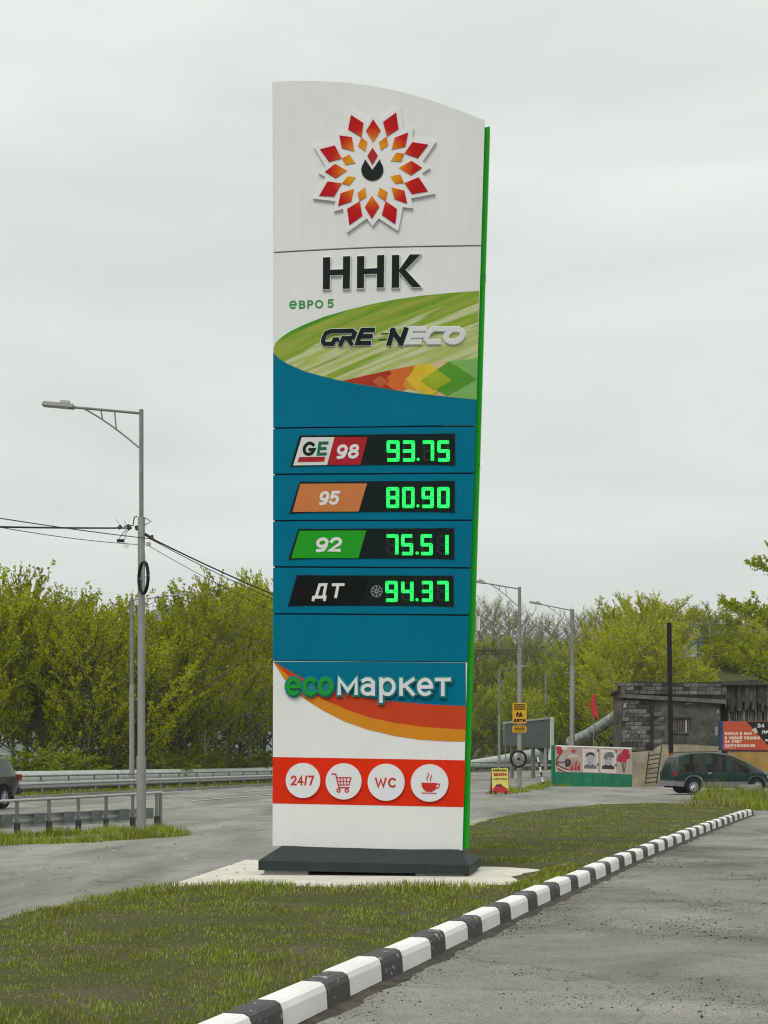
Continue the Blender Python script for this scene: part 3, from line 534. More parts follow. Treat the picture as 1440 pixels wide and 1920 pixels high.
for r in range(4):
    pn = price_panels[r]; w = win[r]
    MB().poly(S.map, [C3(p) for p in w], .006, 0).build('display_window', GLASS, pn)
    fr = MB(); fr.stroke(S.map, [C3(p) for p in w], .012, .012, 0, closed=True); fr.build('window_frame', M('frame_black', (.012, .02, .022), .4), pn)
    txt, xs, y0, y1 = dg[r]; y0 += 8; y1 -= 8
    for ch, xx in zip(txt, xs):
        if ch == '.':
            c = C3((xx[0], y1 - 3)); MB().poly(S.map, [(c[0] + .019 * math.cos(k * .7854 + .39), c[1] + .019 * math.sin(k * .7854 + .39)) for k in range(8)], .011, .006).build('decimal_point', LED, pn); continue
        x0, x1 = xx[0] + 9, xx[1] - 9; ym = (y0 + y1) / 2; g = 5
        sg = {'a': [(x0 + g, y0), (x1 - g, y0)], 'b': [(x1, y0 + g), (x1, ym - g)], 'c': [(x1, ym + g), (x1, y1 - g)], 'd': [(x0 + g, y1), (x1 - g, y1)], 'e': [(x0, ym + g), (x0, y1 - g)], 'f': [(x0, y0 + g), (x0, ym - g)], 'g': [(x0 + g, ym), (x1 - g, ym)]}
        lit, core, offm = MB(), MB(), MB()
        for k, q in sg.items():
            P = [C3(p) for p in q]
            if k in SEG[ch]:
                lit.stroke(S.map, P, .041, .010, .006)
                a, b = Vector(P[0]), Vector(P[1]); dv = (b - a); nn_ = Vector((-dv.y, dv.x)).normalized() * .0085; cnt = max(3, int(dv.length / .026))
                for i in range(cnt):
                    for sg_ in (-1, 1):
                        e = a + dv * (i + .5) / cnt + nn_ * sg_; core.poly(S.map, [(e.x - .005, e.y - .005), (e.x + .005, e.y - .005), (e.x + .005, e.y + .005), (e.x - .005, e.y + .005)], .0125, .010, 0)
            else:
                a, b = Vector(P[0]), Vector(P[1]); dv = (b - a); nn_ = Vector((-dv.y, dv.x)).normalized() * .0085; cnt = max(3, int(dv.length / .02))
                for i in range(cnt):
                    for sg_ in (-1, 1):
                        e = a + dv * (i + .5) / cnt + nn_ * sg_; offm.poly(S.map, [(e.x - .0035, e.y - .0035), (e.x + .0035, e.y - .0035), (e.x + .0035, e.y + .0035), (e.x - .0035, e.y + .0035)], .009, .006, 0)
        lit.build('digit', LED, pn); core.build('digit_light_dot', LEDC, pn)['kind'] = 'stuff'
        if offm.v: offm.build('digit_unlit_dot', LEDO, pn)['kind'] = 'stuff'
    if r == 0:
        MB().poly(S.map, [C3(p) for p in ((243, 98), (440, 96), (395, 263), (192, 266))], .014, .006).build('grade_plate', M('plate_white', (.60, .61, .61), .4, .03), pn)
        MB().poly(S.map, [C3(p) for p in ((441, 96), (638, 96), (595, 262), (396, 263))], .014, .006).build('grade_plate', M('plate_red', (.36, .012, .02), .4, .04), pn)
        MB().poly(S.map, [C3(p) for p in ((229, 216), (384, 214), (378, 243), (219, 246))], .017, .014).build('red_bar', M('plate_red', ()), pn)
        mb = MB(); text(mb, S.map, 'G', tbox(C3, 244, 122, 322, 210), .040, .017, .014, .12); mb.build('lettering', P_INK, pn)
        text(MB(), S.map, 'E', tbox(C3, 332, 122, 392, 208), .038, .017, .014, .16).build('lettering', M('plate_green', (.01, .13, .07), .4), pn)
        text(MB(), S.map, '98', tbox(C3, 445, 138, 580, 228), .037, .017, .014, .18, .1).build('lettering', PLATE_T, pn)
    elif r == 1:
        MB().poly(S.map, [C3(p) for p in ((235, 376), (635, 374), (585, 542), (188, 545))], .014, .006).build('grade_plate', M('plate_orange', (.50, .175, .05), .4, .04), pn)
        text(MB(), S.map, '95', tbox(C3, 342, 418, 462, 505), .036, .017, .014, .18, .1).build('lettering', PLATE_T, pn)
    elif r == 2:
        MB().poly(S.map, [C3(p) for p in ((230, 658), (630, 656), (583, 822), (180, 822))], .014, .006).build('grade_plate', M('plate_bright_green', (.012, .30, .012), .4, .04), pn)
        text(MB(), S.map, '92', tbox(C3, 320, 695, 475, 787), .040, .017, .014, .18, .1).build('lettering', PLATE_T, pn)
    else:
        MB().poly(S.map, [C3(p) for p in ((218, 935), (648, 937), (590, 1098), (176, 1098))], .014, .006).build('grade_plate', M('plate_black', (.003, .005, .005), .35, .04, spec=.1), pn)
        text(MB(), S.map, 'Д', tbox(C3, 305, 972, 390, 1065), .036, .017, .014, .2).build('lettering', PLATE_T, pn)
        text(MB(), S.map, 'Т', tbox(C3, 408, 972, 484, 1062), .036, .017, .014, .2).build('lettering', PLATE_T, pn)
        c = Vector(C3((692, 1020))); mb = MB()
        for k in range(8):
            a = k * math.pi / 4; dv = Vector((math.cos(a), math.sin(a))); nv = Vector((-dv.y, dv.x))
            for rad in (.018, .035, .052, .069):
                e = c + dv * rad; mb.poly(S.map, [e + Vector((i, j)) for i, j in ((-.005, -.005), (.005, -.005), (.005, .005), (-.005, .005))], .009, .006, 0)
            for sg_ in (-1, 1):
                e = c + dv * .066 + nv * .016 * sg_; mb.poly(S.map, [e + Vector((i, j)) for i, j in ((-.005, -.005), (.005, -.005), (.005, .005), (-.005, .005))], .009, .006, 0)
        mb.build('snowflake_dot', M('led_pale', (.42, .45, .42), .5), pn)['kind'] = 'stuff'
# eco market panel
EU = [(72, 322), (185, 386), (300, 448), (450, 499), (620, 539), (780, 560), (1000, 578), (1228, 590)]; ER = [(72, 323), (160, 405), (250, 480), (370, 548), (500, 605), (640, 655), (800, 690), (980, 715), (1225, 731)]; EO = [(72, 324), (140, 430), (250, 540), (370, 615), (500, 682), (640, 730), (800, 768), (950, 790), (1100, 800), (1222, 802)]
MB().poly(S.map, [C4(p) for p in [(72, 321), (1226, 329)] + EU[::-1]], .003, -.03, .18).build('teal_field', P_TEAL, low_panel)
MB().poly(S.map, [C4(p) for p in EU + ER[::-1]], .0032, -.03, .18).build('red_arc', M('arc_red', (.48, .048, .012), .4, .05), low_panel)
MB().poly(S.map, [C4(p) for p in ER + EO[::-1]], .0034, -.03, .18).build('orange_arc', M('arc_orange', (.56, .21, .012), .4, .05), low_panel)
lets = [('e', 152, 240, 418, 528, 0), ('c', 252, 335, 418, 528, 0), ('o', 345, 432, 418, 528, 0), ('м', 460, 582, 418, 524, 1), ('а', 598, 690, 418, 528, 1), ('р', 710, 808, 418, 530, 1), ('к', 830, 922, 420, 528, 1), ('е', 936, 1032, 420, 530, 1), ('т', 1042, 1138, 420, 530, 1)]
TEALB = M('word_teal', (.012, .20, .23), .4, .05); EG = M('eco_green', (.01, .28, .02), .4, .05); EW = M('eco_white', (.62, .64, .66), .4, .04)
for i, (ch, x0, x1, y0, y1, k) in enumerate(lets):
    b = tbox(C4, x0 - 15, y0 - 15, x1 + 15, y1 + 15); mb = MB()
    u0, v0, u1, v1 = tbox(C4, x0, y0, x1, y1); t_ = .044
    # teal backing: the same strokes, much wider
    for q, st in enumerate(GL[ch]):
        cl_ = isinstance(st, tuple); pts = st[1] if cl_ else st
        mb.stroke(S.map, [(u0 + t_ / 2 + a * (u1 - u0 - t_), v0 + t_ / 2 + c * (v1 - v0 - t_)) for a, c in pts], 0.088, .030 + .0004 * q + .0009 * i, .003, closed=cl_)
    if ch in 'eocеар': mb.poly(S.map, [(u0 + (u1 - u0) * (.5 + .42 * math.cos(a * .5236)), v0 + (v1 - v0) * (.5 + .42 * math.sin(a * .5236))) for a in range(12)], .029, .003, 0)
    mb.build('letter_backing', TEALB, low_panel)
    mb = MB(); text(mb, S.map, ch, (u0, v0, u1, v1), t_, .05, .03, 0, 0); mb.build('letter', EW if k else EG, low_panel)
# service strip
MB().poly(S.map, [C5(p) for p in ((155, 118), (690, 127), (1237, 137), (1228, 400), (690, 389), (153, 379))], .003, -.03, .18).build('red_strip', P_RED, low_panel)
CIRC = M('circle_white', (.64, .65, .68), .4, .03)
for i, (x, y, rp) in enumerate(((326, 250, 99), (554, 255, 102), (793, 260, 104), (1037, 264, 105))):
    c = Vector(C5((x, y))); rad = rp / 3 * 17.45 / F
    ci = MB().poly(S.map, [(c.x + rad * math.cos(R(a)), c.y + rad * math.sin(R(a))) for a in range(0, 360, 8)], .03, .003).build('service_disc', CIRC, sign)
    mb = MB(); Q = lambda X, Y: C5((X, Y)); st = lambda pts, t_=.012, cl_=False, h=.034: mb.stroke(S.map, [Q(*p) for p in pts], t_, h, .03, closed=cl_)
    if i == 0: text(mb, S.map, '24/7', tbox(C5, 258, 222, 388, 277), .022, .034, .03)
    elif i == 2: text(mb, S.map, 'WC', tbox(C5, 730, 234, 850, 290), .024, .034, .03)
    elif i == 1:
        st([(490, 213), (510, 214), (528, 290), (584, 290)], .016); st([(518, 234), (596, 234), (585, 275), (526, 275)], .012, h=.0345); st([(522, 254), (590, 254)], .009, h=.035)
        for xx in (536, 553, 571): st([(xx, 236), (xx + 1, 274)], .009, h=.0353)
        for xx in (526, 572): c2 = Vector(Q(xx, 306)); mb.stroke(S.map, [(c2.x + .021 * math.cos(R(a)), c2.y + .021 * math.sin(R(a))) for a in range(0, 360, 30)], .015, .0347, .03, closed=True)
    else:
        mb.poly(S.map, [Q(*p) for p in ((991, 262), (1078, 264), (1076, 285), (1066, 303), (1050, 314), (1018, 313), (1003, 300), (994, 284))], .034, .03)
        st([(1074, 270), (1092, 270), (1090, 287), (1070, 297)], .012, h=.0347); st([(994, 320), (1074, 322)], .011)
        st([(1025, 250), (1021, 236), (1031, 222), (1030, 209)], .011); st([(1044, 252), (1040, 240), (1048, 229), (1047, 221)], .011)
    mb.build('service_icon', P_ICON, ci)

# ================================================================== STREET LAMPS
def street_lamp(base, top, rb, rt, reach, tilt, label, group=None, split=.62, sock=1.6, head=.75, right=False, brace=True, double=False):
    """base: ground point; top: height of pole; reach: arm length (towards -x unless right)"""
    L = empty('street_lamp', base, 0, label, 'street lamp', group); sg = 1 if right else -1; H = top
    MB().tube([(0, 0, -.1), (0, 0, sock)], rb * 1.25, 12).build('pole_socket', POLE, L, True, 40)
    MB().tube([(0, 0, sock - .02), (0, 0, H * split)], [rb, rb * .93], 12).build('lower_pole', POLE, L, True, 40)
    MB().tube([(0, 0, H * split - .3), (0, 0, H)], [rt, rt * .95], 12).build('upper_pole', GALVD, L, True, 40)
    for s_ in ((sg, -sg) if double else (sg,)):
        zt_ = H - .09; a = MB(); a.tube([(0, 0, zt_), (s_ * reach, 0, zt_ + reach * tilt)], .032, 8); a.build('arm', GALVD, L, True, 40)
        if brace:
            P0 = Vector((s_ * reach * .80, 0, zt_ + reach * .80 * tilt - .02)); P2 = Vector((s_ * rt, 0, H - .92)); P1 = (P0 + P2) / 2 + Vector((s_ * .12, 0, .20)); cv = [P0 * (1 - q) ** 2 + P1 * 2 * q * (1 - q) + P2 * q * q for q in np.linspace(0, 1, 9)]
            MB().tube(cv, .02, 6).build('arm_brace', GALVD, L, True, 40)
            for q in (3, 5): c = cv[q]; MB().tube([c, (c.x + s_ * .04, 0, zt_ + abs(c.x) * tilt)], .018, 6).build('strut', GALVD, L)
        tl = math.atan(tilt) * -s_; rot = Matrix.Rotation(tl, 4, 'Y'); c = Vector((s_ * (reach + head * .38), 0, zt_ + (reach + head * .38) * tilt + .02))
        h = MB(); x = head / 2
        h.add([c + rot @ Vector(p) for p in ((-x, -.13, -.05), (x, -.13, -.05), (x, .13, -.05), (-x, .13, -.05), (-x * .92, -.1, .045), (x * .97, -.1, .045), (x * .97, .1, .045), (-x * .92, .1, .045))], [(0, 3, 2, 1), (4, 5, 6, 7), (0, 1, 5, 4), (1, 2, 6, 5), (2, 3, 7, 6), (3, 0, 4, 7)])
        hd = h.build('lamp_head', GALVD, L); MB().box(c - Vector((s_ * head * .22, 0, -.07)), (.22, .12, .06), m=rot).build('driver_box', GALV, hd)
        MB().box(c + rot @ Vector((s_ * .02, 0, -.056)), (head * .78, .2, .01), m=rot).build('lens', M('lamp_lens', (.5, .5, .47), .3), hd)
    return L
p0 = G(265, 1560); d0 = p0.y; sc0 = F / d0
Hh = (1560 - 768) / sc0
lampA = street_lamp(p0, Hh, .092, .054, 1.72, .09, 'tall grey street lamp carrying cables and a coil beside the low railing', split=.745, sock=(1560 - 1418) / sc0)
p1 = G(974, 1482); s1 = F / p1.y
lampB = street_lamp(p1, (1482 - 1101) / s1, .115, .085, 1.75, .17, 'grey street lamp with yellow children warning sign on its pole', split=.7, sock=.1)
q = W(1073, 1470, 84); lampC = street_lamp((q.x, q.y, gz(q.x, q.y)), (1470 - 1147) / (F / 84) + .2, .16, .12, 1.95, .2, 'grey street lamp standing behind the memorial banner', split=.68, sock=.1)
q = W(247, 1460, 82); lampD = street_lamp((q.x, q.y, gz(q.x, q.y)), (1462 - 1103) / (F / 82), .16, .12, 2.5, .12, 'slim street lamp behind the long guard rail, its arm before a poplar', split=.55, sock=.1, right=True, head=.9)
q = W(936, 1440, 150); lampE = street_lamp((q.x, q.y, gz(q.x, q.y)), (1440 - 1247) / (F / 150), .15, .12, 2.4, .13, 'slim street lamp beside the triangular sign across the road', split=.55, sock=.1, right=True, head=.9)
q = W(1023, 1436, 165); lampF = street_lamp((q.x, q.y, gz(q.x, q.y)), (1436 - 1255) / (F / 165), .16, .13, 2.3, .10, 'slim street lamp rising in front of the grey billboard', split=.55, sock=.1, right=True, head=.9)
q = W(1331, 1244, 150); zz = gz(q.x, q.y); lampG = street_lamp((q.x, q.y, zz), q.z + 75 / (F / 150) - zz, .13, .10, 1.1, .06, 'pale street lamp with two arms on the hillside', split=.5, sock=.1, head=.7, brace=False, double=True)
# fittings on the near pole
zw = lambda py: EYE - (py - HY) / F * d0 - p0.z
BR = M('bracket_dark', (.05, .05, .052), .6, .2, 6)
def fit(name, mb, mat=BR, lamp=lampA): return mb.build(name, mat, lamp)
fit('bracket', MB().tube([(-.1, 0, zw(968)), (-.17, 0, zw(970)), (-.2, 0, zw(985)), (-.42, -.02, zw(987))], .016, 6))
fit('bracket', MB().tube([(.09, 0, zw(971)), (.24, 0, zw(978)), (.09, 0, zw(984))], .012, 5))
fit('bracket', MB().tube([(.09, 0, zw(1000)), (.27, 0, zw(1009))], .02, 6))
fit('insulator', MB().tube([(.26, 0, zw(1003)), (.26, 0, zw(1012))], [.03, .05], 8)); fit('insulator', MB().tube([(-.33, 0, zw(984)), (-.27, 0, zw(992))], [.04, .06], 8)); fit('insulator', MB().tube([(-.48, 0, zw(986)), (-.56, 0, zw(991))], [.05, .04], 8))
fit('insulator', MB().tube([(-.12, 0, zw(986)), (-.10, 0, zw(994))], [.05, .04], 8)); fit('cable_clamp', MB().box((.17, 0, zw(1020)), (.1, .08, .09)), GALV)
for a, b in ((-.62, 973), (-.42, 976)): fit('wire_end', MB().tube([(a * .8, 0, zw(986)), (a, 0, zw(b))], .007, 4))
fit('hanging_wire', MB().tube([(-.3, 0, zw(990)), (-.42, .02, zw(997)), (-.52, 0, zw(1008)), (-.56, 0, zw(1014))], .009, 5)); fit('hanging_wire', MB().tube([(-.26, 0, zw(990)), (-.36, -.03, zw(999)), (-.4, 0, zw(1010)), (-.47, 0, zw(1014))], .009, 5))
fit('connector_block', MB().box((-.5, 0, zw(1014)), (.17, .08, .07)), BLACK); fit('number_tag', MB().box((-.36, -.03, zw(1023)), (.13, .01, .13), m=Matrix.Rotation(.4, 4, 'Y')), WHITE)
# coil of spare cable
cc = Vector((p0.x + .13, p0.y - .46, EYE - (1088 - HY) / F * d0)); coil = empty('cable_coil', cc, R(-62), 'black coil of spare cable hanging on a grey street lamp', 'cable coil')
ring = lambda rx, rz, n, off=0: [(rx * math.cos(2 * math.pi * k / n), off, rz * math.sin(2 * math.pi * k / n)) for k in range(n + 1)]
for k, (dr, of) in enumerate(((0, 0), (.022, .02), (-.022, .018), (.01, -.022), (-.015, -.018))): MB().tube(ring(.34 + dr, .37 + dr, 30, of), .017, 6, False).build('cable_loop', BLACK, coil, True)
MB().tube([(-.4, 0, 0), (.42, 0, 0)], .012, 5).build('crossbar', GALV, coil); MB().tube([(0, 0, -.34), (0, 0, .36)], .007, 5).build('crossbar', GALV, coil)
for s_ in (-.16, .2): MB().tube([(s_, 0, .34), (.02, 0, .84)], .006, 4).build('hanger_wire', GALV, coil)
# overhead cables
def cable(a, b, sag, r, label, n=26):
    a, b = Vector(a), Vector(b); pts = [a + (b - a) * t - Vector((0, 0, 4 * sag * t * (1 - t))) for t in np.linspace(0, 1, n)]
    o = MB().tube(pts, r, 5, False).build('overhead_cable', BLACK, smooth=True); tag(o, label, 'cable', 'overhead cables on the street lamp'); return o
pt = lambda px, py, dd=0: W(px, py, d0 + dd)
tB = W(974, 1218, p1.y); tB2 = W(974, 1222, p1.y - .1)
cable(pt(271, 1003), tB, .9, .02, 'thick black cable running from the coil lamp towards the children sign lamp')
cable(pt(281, 1010), tB2, 1.05, .011, 'thin wire running just under the thick black cable'); cable(pt(276, 1022), W(974, 1236, p1.y), 1.25, .008, 'thin pale wire sagging lowest beyond the coil lamp')
lend = Vector((-14.5, 7.0, 0))
cable(pt(246, 990), W(-900, 955, 15), .06, .02, 'thick black cable ending at the bracket of the coil lamp'); cable(pt(281, 1010), W(-900, 800, 15), .12, .011, 'thin wire crossing above the thick cable on the lamp bracket'); cable(pt(258, 1021), W(-900, 758, 15), .28, .008, 'thin wire reaching the coil lamp below its hanging connectors')

# ================================================================== GUARD RAILS
WB = [(0, 0), (.05, .03), (.08, .07), (.08, .11), (.02, .15), (.02, .18), (.08, .22), (.08, .26), (.05, .30), (0, .33), (-.006, .33), (.04, .295), (.07, .255), (.07, .225), (.01, .185), (.01, .145), (.07, .105), (.07, .075), (.04, .035), (-.006, 0)]
def w_beam(path, z, name, mat, parent, side=1):
    MB().sweep([(side * a, b + z) for a, b in WB], path).build(name, mat, parent, True, 50)
# low railing by the lamp, seen from behind
ra = Vector((*G(-40, 1571).xy, 0)); rb_ = Vector((*G(302, 1551).xy, 0)); rz0 = gz(rb_.x, rb_.y); gr = empty('guard_rail', (0, 0, 0), 0, 'short grey railing with steel beam and square spacers near the street lamp', 'guard rail')
dirr = (rb_ - ra).normalized(); nor = Vector((dirr.y, -dirr.x, 0))
def rp(t, offn=0, z=0):
    p = ra + (rb_ - ra) * t + nor * offn; return Vector((p.x, p.y, rz0 + z))
sR = F / rb_.y; zr = lambda t, py: EYE - (py - HY) / F * (ra + (rb_ - ra) * t).y - rz0
topz = zr(1, 1486)
MB().tube([rp(-.05, 0, zr(0, 1505)), rp(.5, 0, zr(.5, 1495)), rp(1.0, 0, topz)], .035, 10).build('top_rail', GALV, gr, True, 40)
tx = lambda px: (px + 40) / 342
def t_for(px):   # where along the railing a photo column falls
    lo, hi = -.3, 1.3
    for _ in range(40):
        m_ = (lo + hi) / 2; p = rp(m_); lo, hi = (m_, hi) if CX + F * p.x / p.y < px else (lo, m_)
    return lo
for px in (-22, 32, 92, 147, 199, 249, 294, 301):
    t_ = t_for(px); zt_ = zr(t_, 1505 - (px + 40) * .0553) ; p = rp(t_)
    MB().box((p.x, p.y, rz0 + zt_ / 2 - .03), (.06, .06, zt_ + .04), math.atan2(dirr.y, dirr.x)).build('post', GALVD, gr)
    if px < 295:
        p = rp(t_, .0); MB().box((p.x, p.y, rz0 + .1), (.1, .1, .38), math.atan2(dirr.y, dirr.x)).build('post_foot', M('dark_steel', (.06, .065, .066), .7, .2, 5), gr)
        p = rp(t_ - .035, -.10); MB().box((p.x, p.y, rz0 + zr(t_, 1541 - (px + 40) * .05)), (.16, .2, .27), math.atan2(dirr.y, dirr.x)).build('spacer', M('spacer_steel', (.16, .18, .18), .6, .15, 5, metal=.3), gr)
zb_ = zr(.5, 1536) - .16
MB().sweep([(-a - .24, b + zb_) for a, b in WB], [rp(-.05), rp(.5), rp(.93)]).build('rail_beam', GALV, gr, True, 50)
# long guard rail across the road
gl = empty('guard_rail', (0, 0, 0), 0, 'long grey double guard rail along the far edge of the road', 'guard rail')
path = [(x, y, gz(x + 1, y)) for x, y in BARS if 24 < y < 250]
MB().sweep([(a, b + .42) for a, b in WB], path).build('rail_beam', GALV, gl, True, 50)
MB().tube([(x - .25, y, z + 1.02) for x, y, z in path], .045, 6).build('top_rail', GALVD, gl, True, 50)
for x, y, a in along([(x, y) for x, y, _ in path], 3.0, -.16):
    MB().box((x, y, gz(x + 1, y) + .35), (.10, .12, .8), a).build('post', GALVD, gl)
    MB().box((x - .08, y, gz(x + 1, y) + .75), (.06, .08, .56), a).build('railing_post', GALVD, gl)
kb = empty('kerb', (0, 0, 0), kind='structure'); KC = M('kerb_concrete', (.30, .295, .275), .9, .15, 3, rand=.12)
for x, y, a in along([(x, y) for x, y in BARS if 40 < y < 130], 1.0, .55):
    MB().box((x, y, gz(x, y) + .04), (.97, .16, .22), a).build('kerb_stone', KC, kb)
# white steel walkway railing on the hillside
hb = empty('railing', (0, 0, 0), 0, 'white steel railing of steps on the hillside above the ruin', 'railing'); RW = M('railing_white', (.55, .56, .55), .5)
def hw(px, py, d_=128): return W(px, py, d_)
for a, b in (((1291, 1221), (1347, 1230)), ((1305, 1235), (1346, 1243)), ((1318, 1226), (1346, 1248)), ((1330, 1244), (1376, 1256))): MB().tube([hw(*a), hw(*b)], .06, 5).build('rail', RW, hb)
for x, y0, y1 in ((1347, 1229, 1252), (1333, 1228, 1252), (1318, 1225, 1250), (1300, 1221, 1250)): MB().tube([hw(x, y0), hw(x, y1)], .06, 5).build('railing_post', RW, hb)

# ================================================================== PIPELINE
PIPE = M('pipe_cladding', (.46, .49, .475), .5, .12, .8, .2, 3, metal=.25)
pl = [(-47.5 + .7, -20), (-35, 20), (-25.0, 45), (-16.9, 80), (-12.3, 100), (-6.0, 120), (5.0, 150)]
pts = [Vector((x, y, gz(x, y) + .68)) for x, y, _ in along(pl, 6)]
pipe = empty('heating_pipeline', (0, 0, 0), 0, 'fat silver clad heating pipeline lying behind the long guard rail', 'pipeline')
far_pts = [W(850, 1441, 156), W(890, 1434, 166), W(940, 1427, 182), W(985, 1419, 195), W(1003, 1416, 200)]
MB().tube(pts, .52, 14).build('pipe', PIPE, pipe, True, 50); MB().tube(far_pts, [.6, .65, .8, .9, .95], 14).build('pipe', PIPE, pipe, True, 50)
for i in range(2, len(pts) - 1, 1): MB().tube([pts[i] - (pts[i + 1] - pts[i]).normalized() * .05, pts[i] + (pts[i + 1] - pts[i]).normalized() * .05], .535, 14).build('pipe_band', M('pipe_band', (.38, .41, .40), .5, .1, 2), pipe, True, 50)
for k, (px, col) in enumerate(((196, 0), (430, 1))):
    pass
q = W(200, 1455, 87); MB().poly(lambda u, v, h: Vector((q.x + u, q.y - h - .62, q.z + v)), [(-.35, -.25), (-.1, .3), (.05, .1), (.2, .32), (.42, .05), (.3, -.3), (0, -.15)], .004, 0, 0).build('green_paint_mark', M('paint_mark', (.10, .40, .25), .7), pipe)
MB().tube([W(1008, 1424, 205), W(1030, 1420, 210), W(1037, 1419, 212)], 1.2, 14).build('pipe_end', PIPE, pipe, True, 50)
p2 = empty('sloping_pipe', (0, 0, 0), 0, 'weathered silver pipe climbing the slope beside the ruined building', 'pipe')
MB().tube([W(1068, 1392, 100), W(1100, 1378, 99), W(1130, 1360, 97), W(1166, 1335, 95)], .40, 14).build('pipe', M('old_pipe', (.27, .29, .27), .8, .6, 2.5, .6, 6), p2, True, 50)
for a, b in (((1111, 1374), (1111, 1402)), ((1111, 1376), (1126, 1398)), ((1152, 1376), (1136, 1396))): MB().tube([W(*a, 92), W(*b, 92)], .09, 6).build('support', BR, p2)

# ================================================================== RUINED BUILDING
BA = W(1152, 1470, 82); BB = W(1356, 1472, 82.8); SB = Surf((BA.x, BA.y), (BB.x, BB.y), 0)
ruin = empty('ruined_building', (BA.x, BA.y, 0), SB.a, 'derelict flat roofed building of dark sooty blocks behind the green van', 'building')
SOOT = M('sooty_plaster', (.085, .084, .08), .95, .55, 1.8, .8, 5); MORT = M('dark_mortar', (.035, .034, .033), .95, .3, 3); BLK = M('sooty_block', (.125, .124, .118), .95, .5, 2.2, .6, 8, rand=.65); CREAM = M('dirty_cream_plaster', (.34, .30, .215), .95, .35, 1.3, .5, 5)
def sbm(u, v, h): return SB.map(u + (0.30 * -h if h < -.2 else 0), v, h)
def bp(pts, h1, h0, name, mat, parent=None): return MB().poly(sbm, [SB.px(*p) for p in pts], h1, h0, 0).build(name, mat, parent or ruin)
wall = bp([(1160, 1480), (1352, 1480), (1352, 1308), (1160, 1300)], 0, -6, 'wall', MORT)
bp([(1221, 1402), (1350, 1402), (1350, 1312), (1221, 1310)], .05, 0, 'plaster_wall', SOOT, wall)
bp([(1150, 1482), (1165, 1482), (1165, 1300), (1150, 1300)], .12, -.3, 'corner_pier', SOOT)
bp([(1165, 1482), (1352, 1482), (1352, 1400), (1290, 1396), (1240, 1396), (1218, 1408), (1165, 1412)], .07, 0, 'plaster_base', CREAM, wall)
pr = bp([(1156, 1303), (1362, 1316), (1365, 1279), (1300, 1279), (1260, 1280), (1200, 1277), (1158, 1281)], 0, -6.2, 'parapet', MORT)
bp([(1155, 1301), (1358, 1312), (1358, 1320), (1155, 1308)], .30, -.1, 'cornice_beam', M('sooty_concrete', (.125, .12, .112), .9, .35, 2, .4, 6))
bp([(1142, 1299), (1158, 1291), (1160, 1296), (1146, 1300)], .5, -4, 'eave_sheet', BR)
def bricks(parent, x0, x1, rows, rowh, bw, y0, prob=1, slope=0, h=.05, seed=1):
    rnd = random.Random(seed); me = None
    for r in range(rows):
        x = x0 - (bw * .5 if r % 2 else 0)
        while x < x1 - 2:
            w_ = bw * rnd.uniform(.82, 1.2); a, b = max(x, x0), min(x + w_, x1); x += w_
            if b - a < 3.5 or rnd.random() > prob: continue
            yy = y0 + r * rowh + slope * (a - x0); q0 = SB.px(a + .5, yy + rowh - .5); q1 = SB.px(b - .5, yy + .5); hh_ = h * rnd.uniform(.3, 1.6)
            if me is None:
                o = MB().box((0, 0, 0), (1, 1, 1)).build('brick', BLK, parent); me = o.data
            else: o = link(bpy.data.objects.new('brick', me), parent)
            c = SB.map((q0[0] + q1[0]) / 2, (q0[1] + q1[1]) / 2, hh_ / 2 - .05); o.location = c; o.scale = (q1[0] - q0[0], hh_ + .1, q1[1] - q0[1]); o.rotation_euler = (rnd.uniform(-.02, .02), rnd.uniform(-.012, .012), rnd.uniform(-.02, .02))
bricks(wall, 1166, 1219, 12, 7.9, 15.5, 1313, .97, .02, .05, 4); bricks(parapet := pr, 1158, 1362, 3, 7.2, 13.5, 1279.5, .94, .01, .06, 5); bricks(wall, 1224, 1245, 9, 8.5, 15, 1318, .8, 0, .09, 6)
# window with rusty bars
bp([(1260, 1374), (1293, 1374), (1293, 1346), (1260, 1346)], .06, .02, 'window_recess', P_CORE, wall)
bp([(1258, 1348.5), (1294, 1348.5), (1294, 1345), (1258, 1345)], .16, 0, 'window_lintel', MORT, wall); bp([(1259, 1376), (1294, 1376), (1294, 1373), (1259, 1373)], .13, 0, 'window_sill', SOOT, wall)
for k, x in enumerate((1262.5, 1267, 1271.5, 1276, 1281, 1285.5, 1290)): bp([(x - 1.5, 1373), (x + 1.5, 1373), (x + 1.5, 1349), (x - 1.5, 1349)], .10, .06, 'window_bar', M('rusty_bar', (.11, .095, .085), .9, .3, 6) if k != 5 else M('pale_board', (.36, .35, .31), .9, .2, 4), wall)
for x0, x1, y0, y1 in ((1168, 1174, 1318, 1328), (1283, 1296, 1318, 1322), (1343, 1347, 1330, 1338), (1340, 1345, 1362, 1380), (1290, 1293, 1372, 1378)): bp([(x0, y1), (x1, y1 - 2), (x1 - 1, y0), (x0 + 1, y0 + 1)], .09, 0, 'peeled_patch', M('peeled_plaster', (.30, .29, .27), .9, .35, 6), wall)
bp([(1218, 1405), (1224, 1405), (1224, 1316), (1218, 1315)], .18, 0, 'vertical_pipe', MORT)
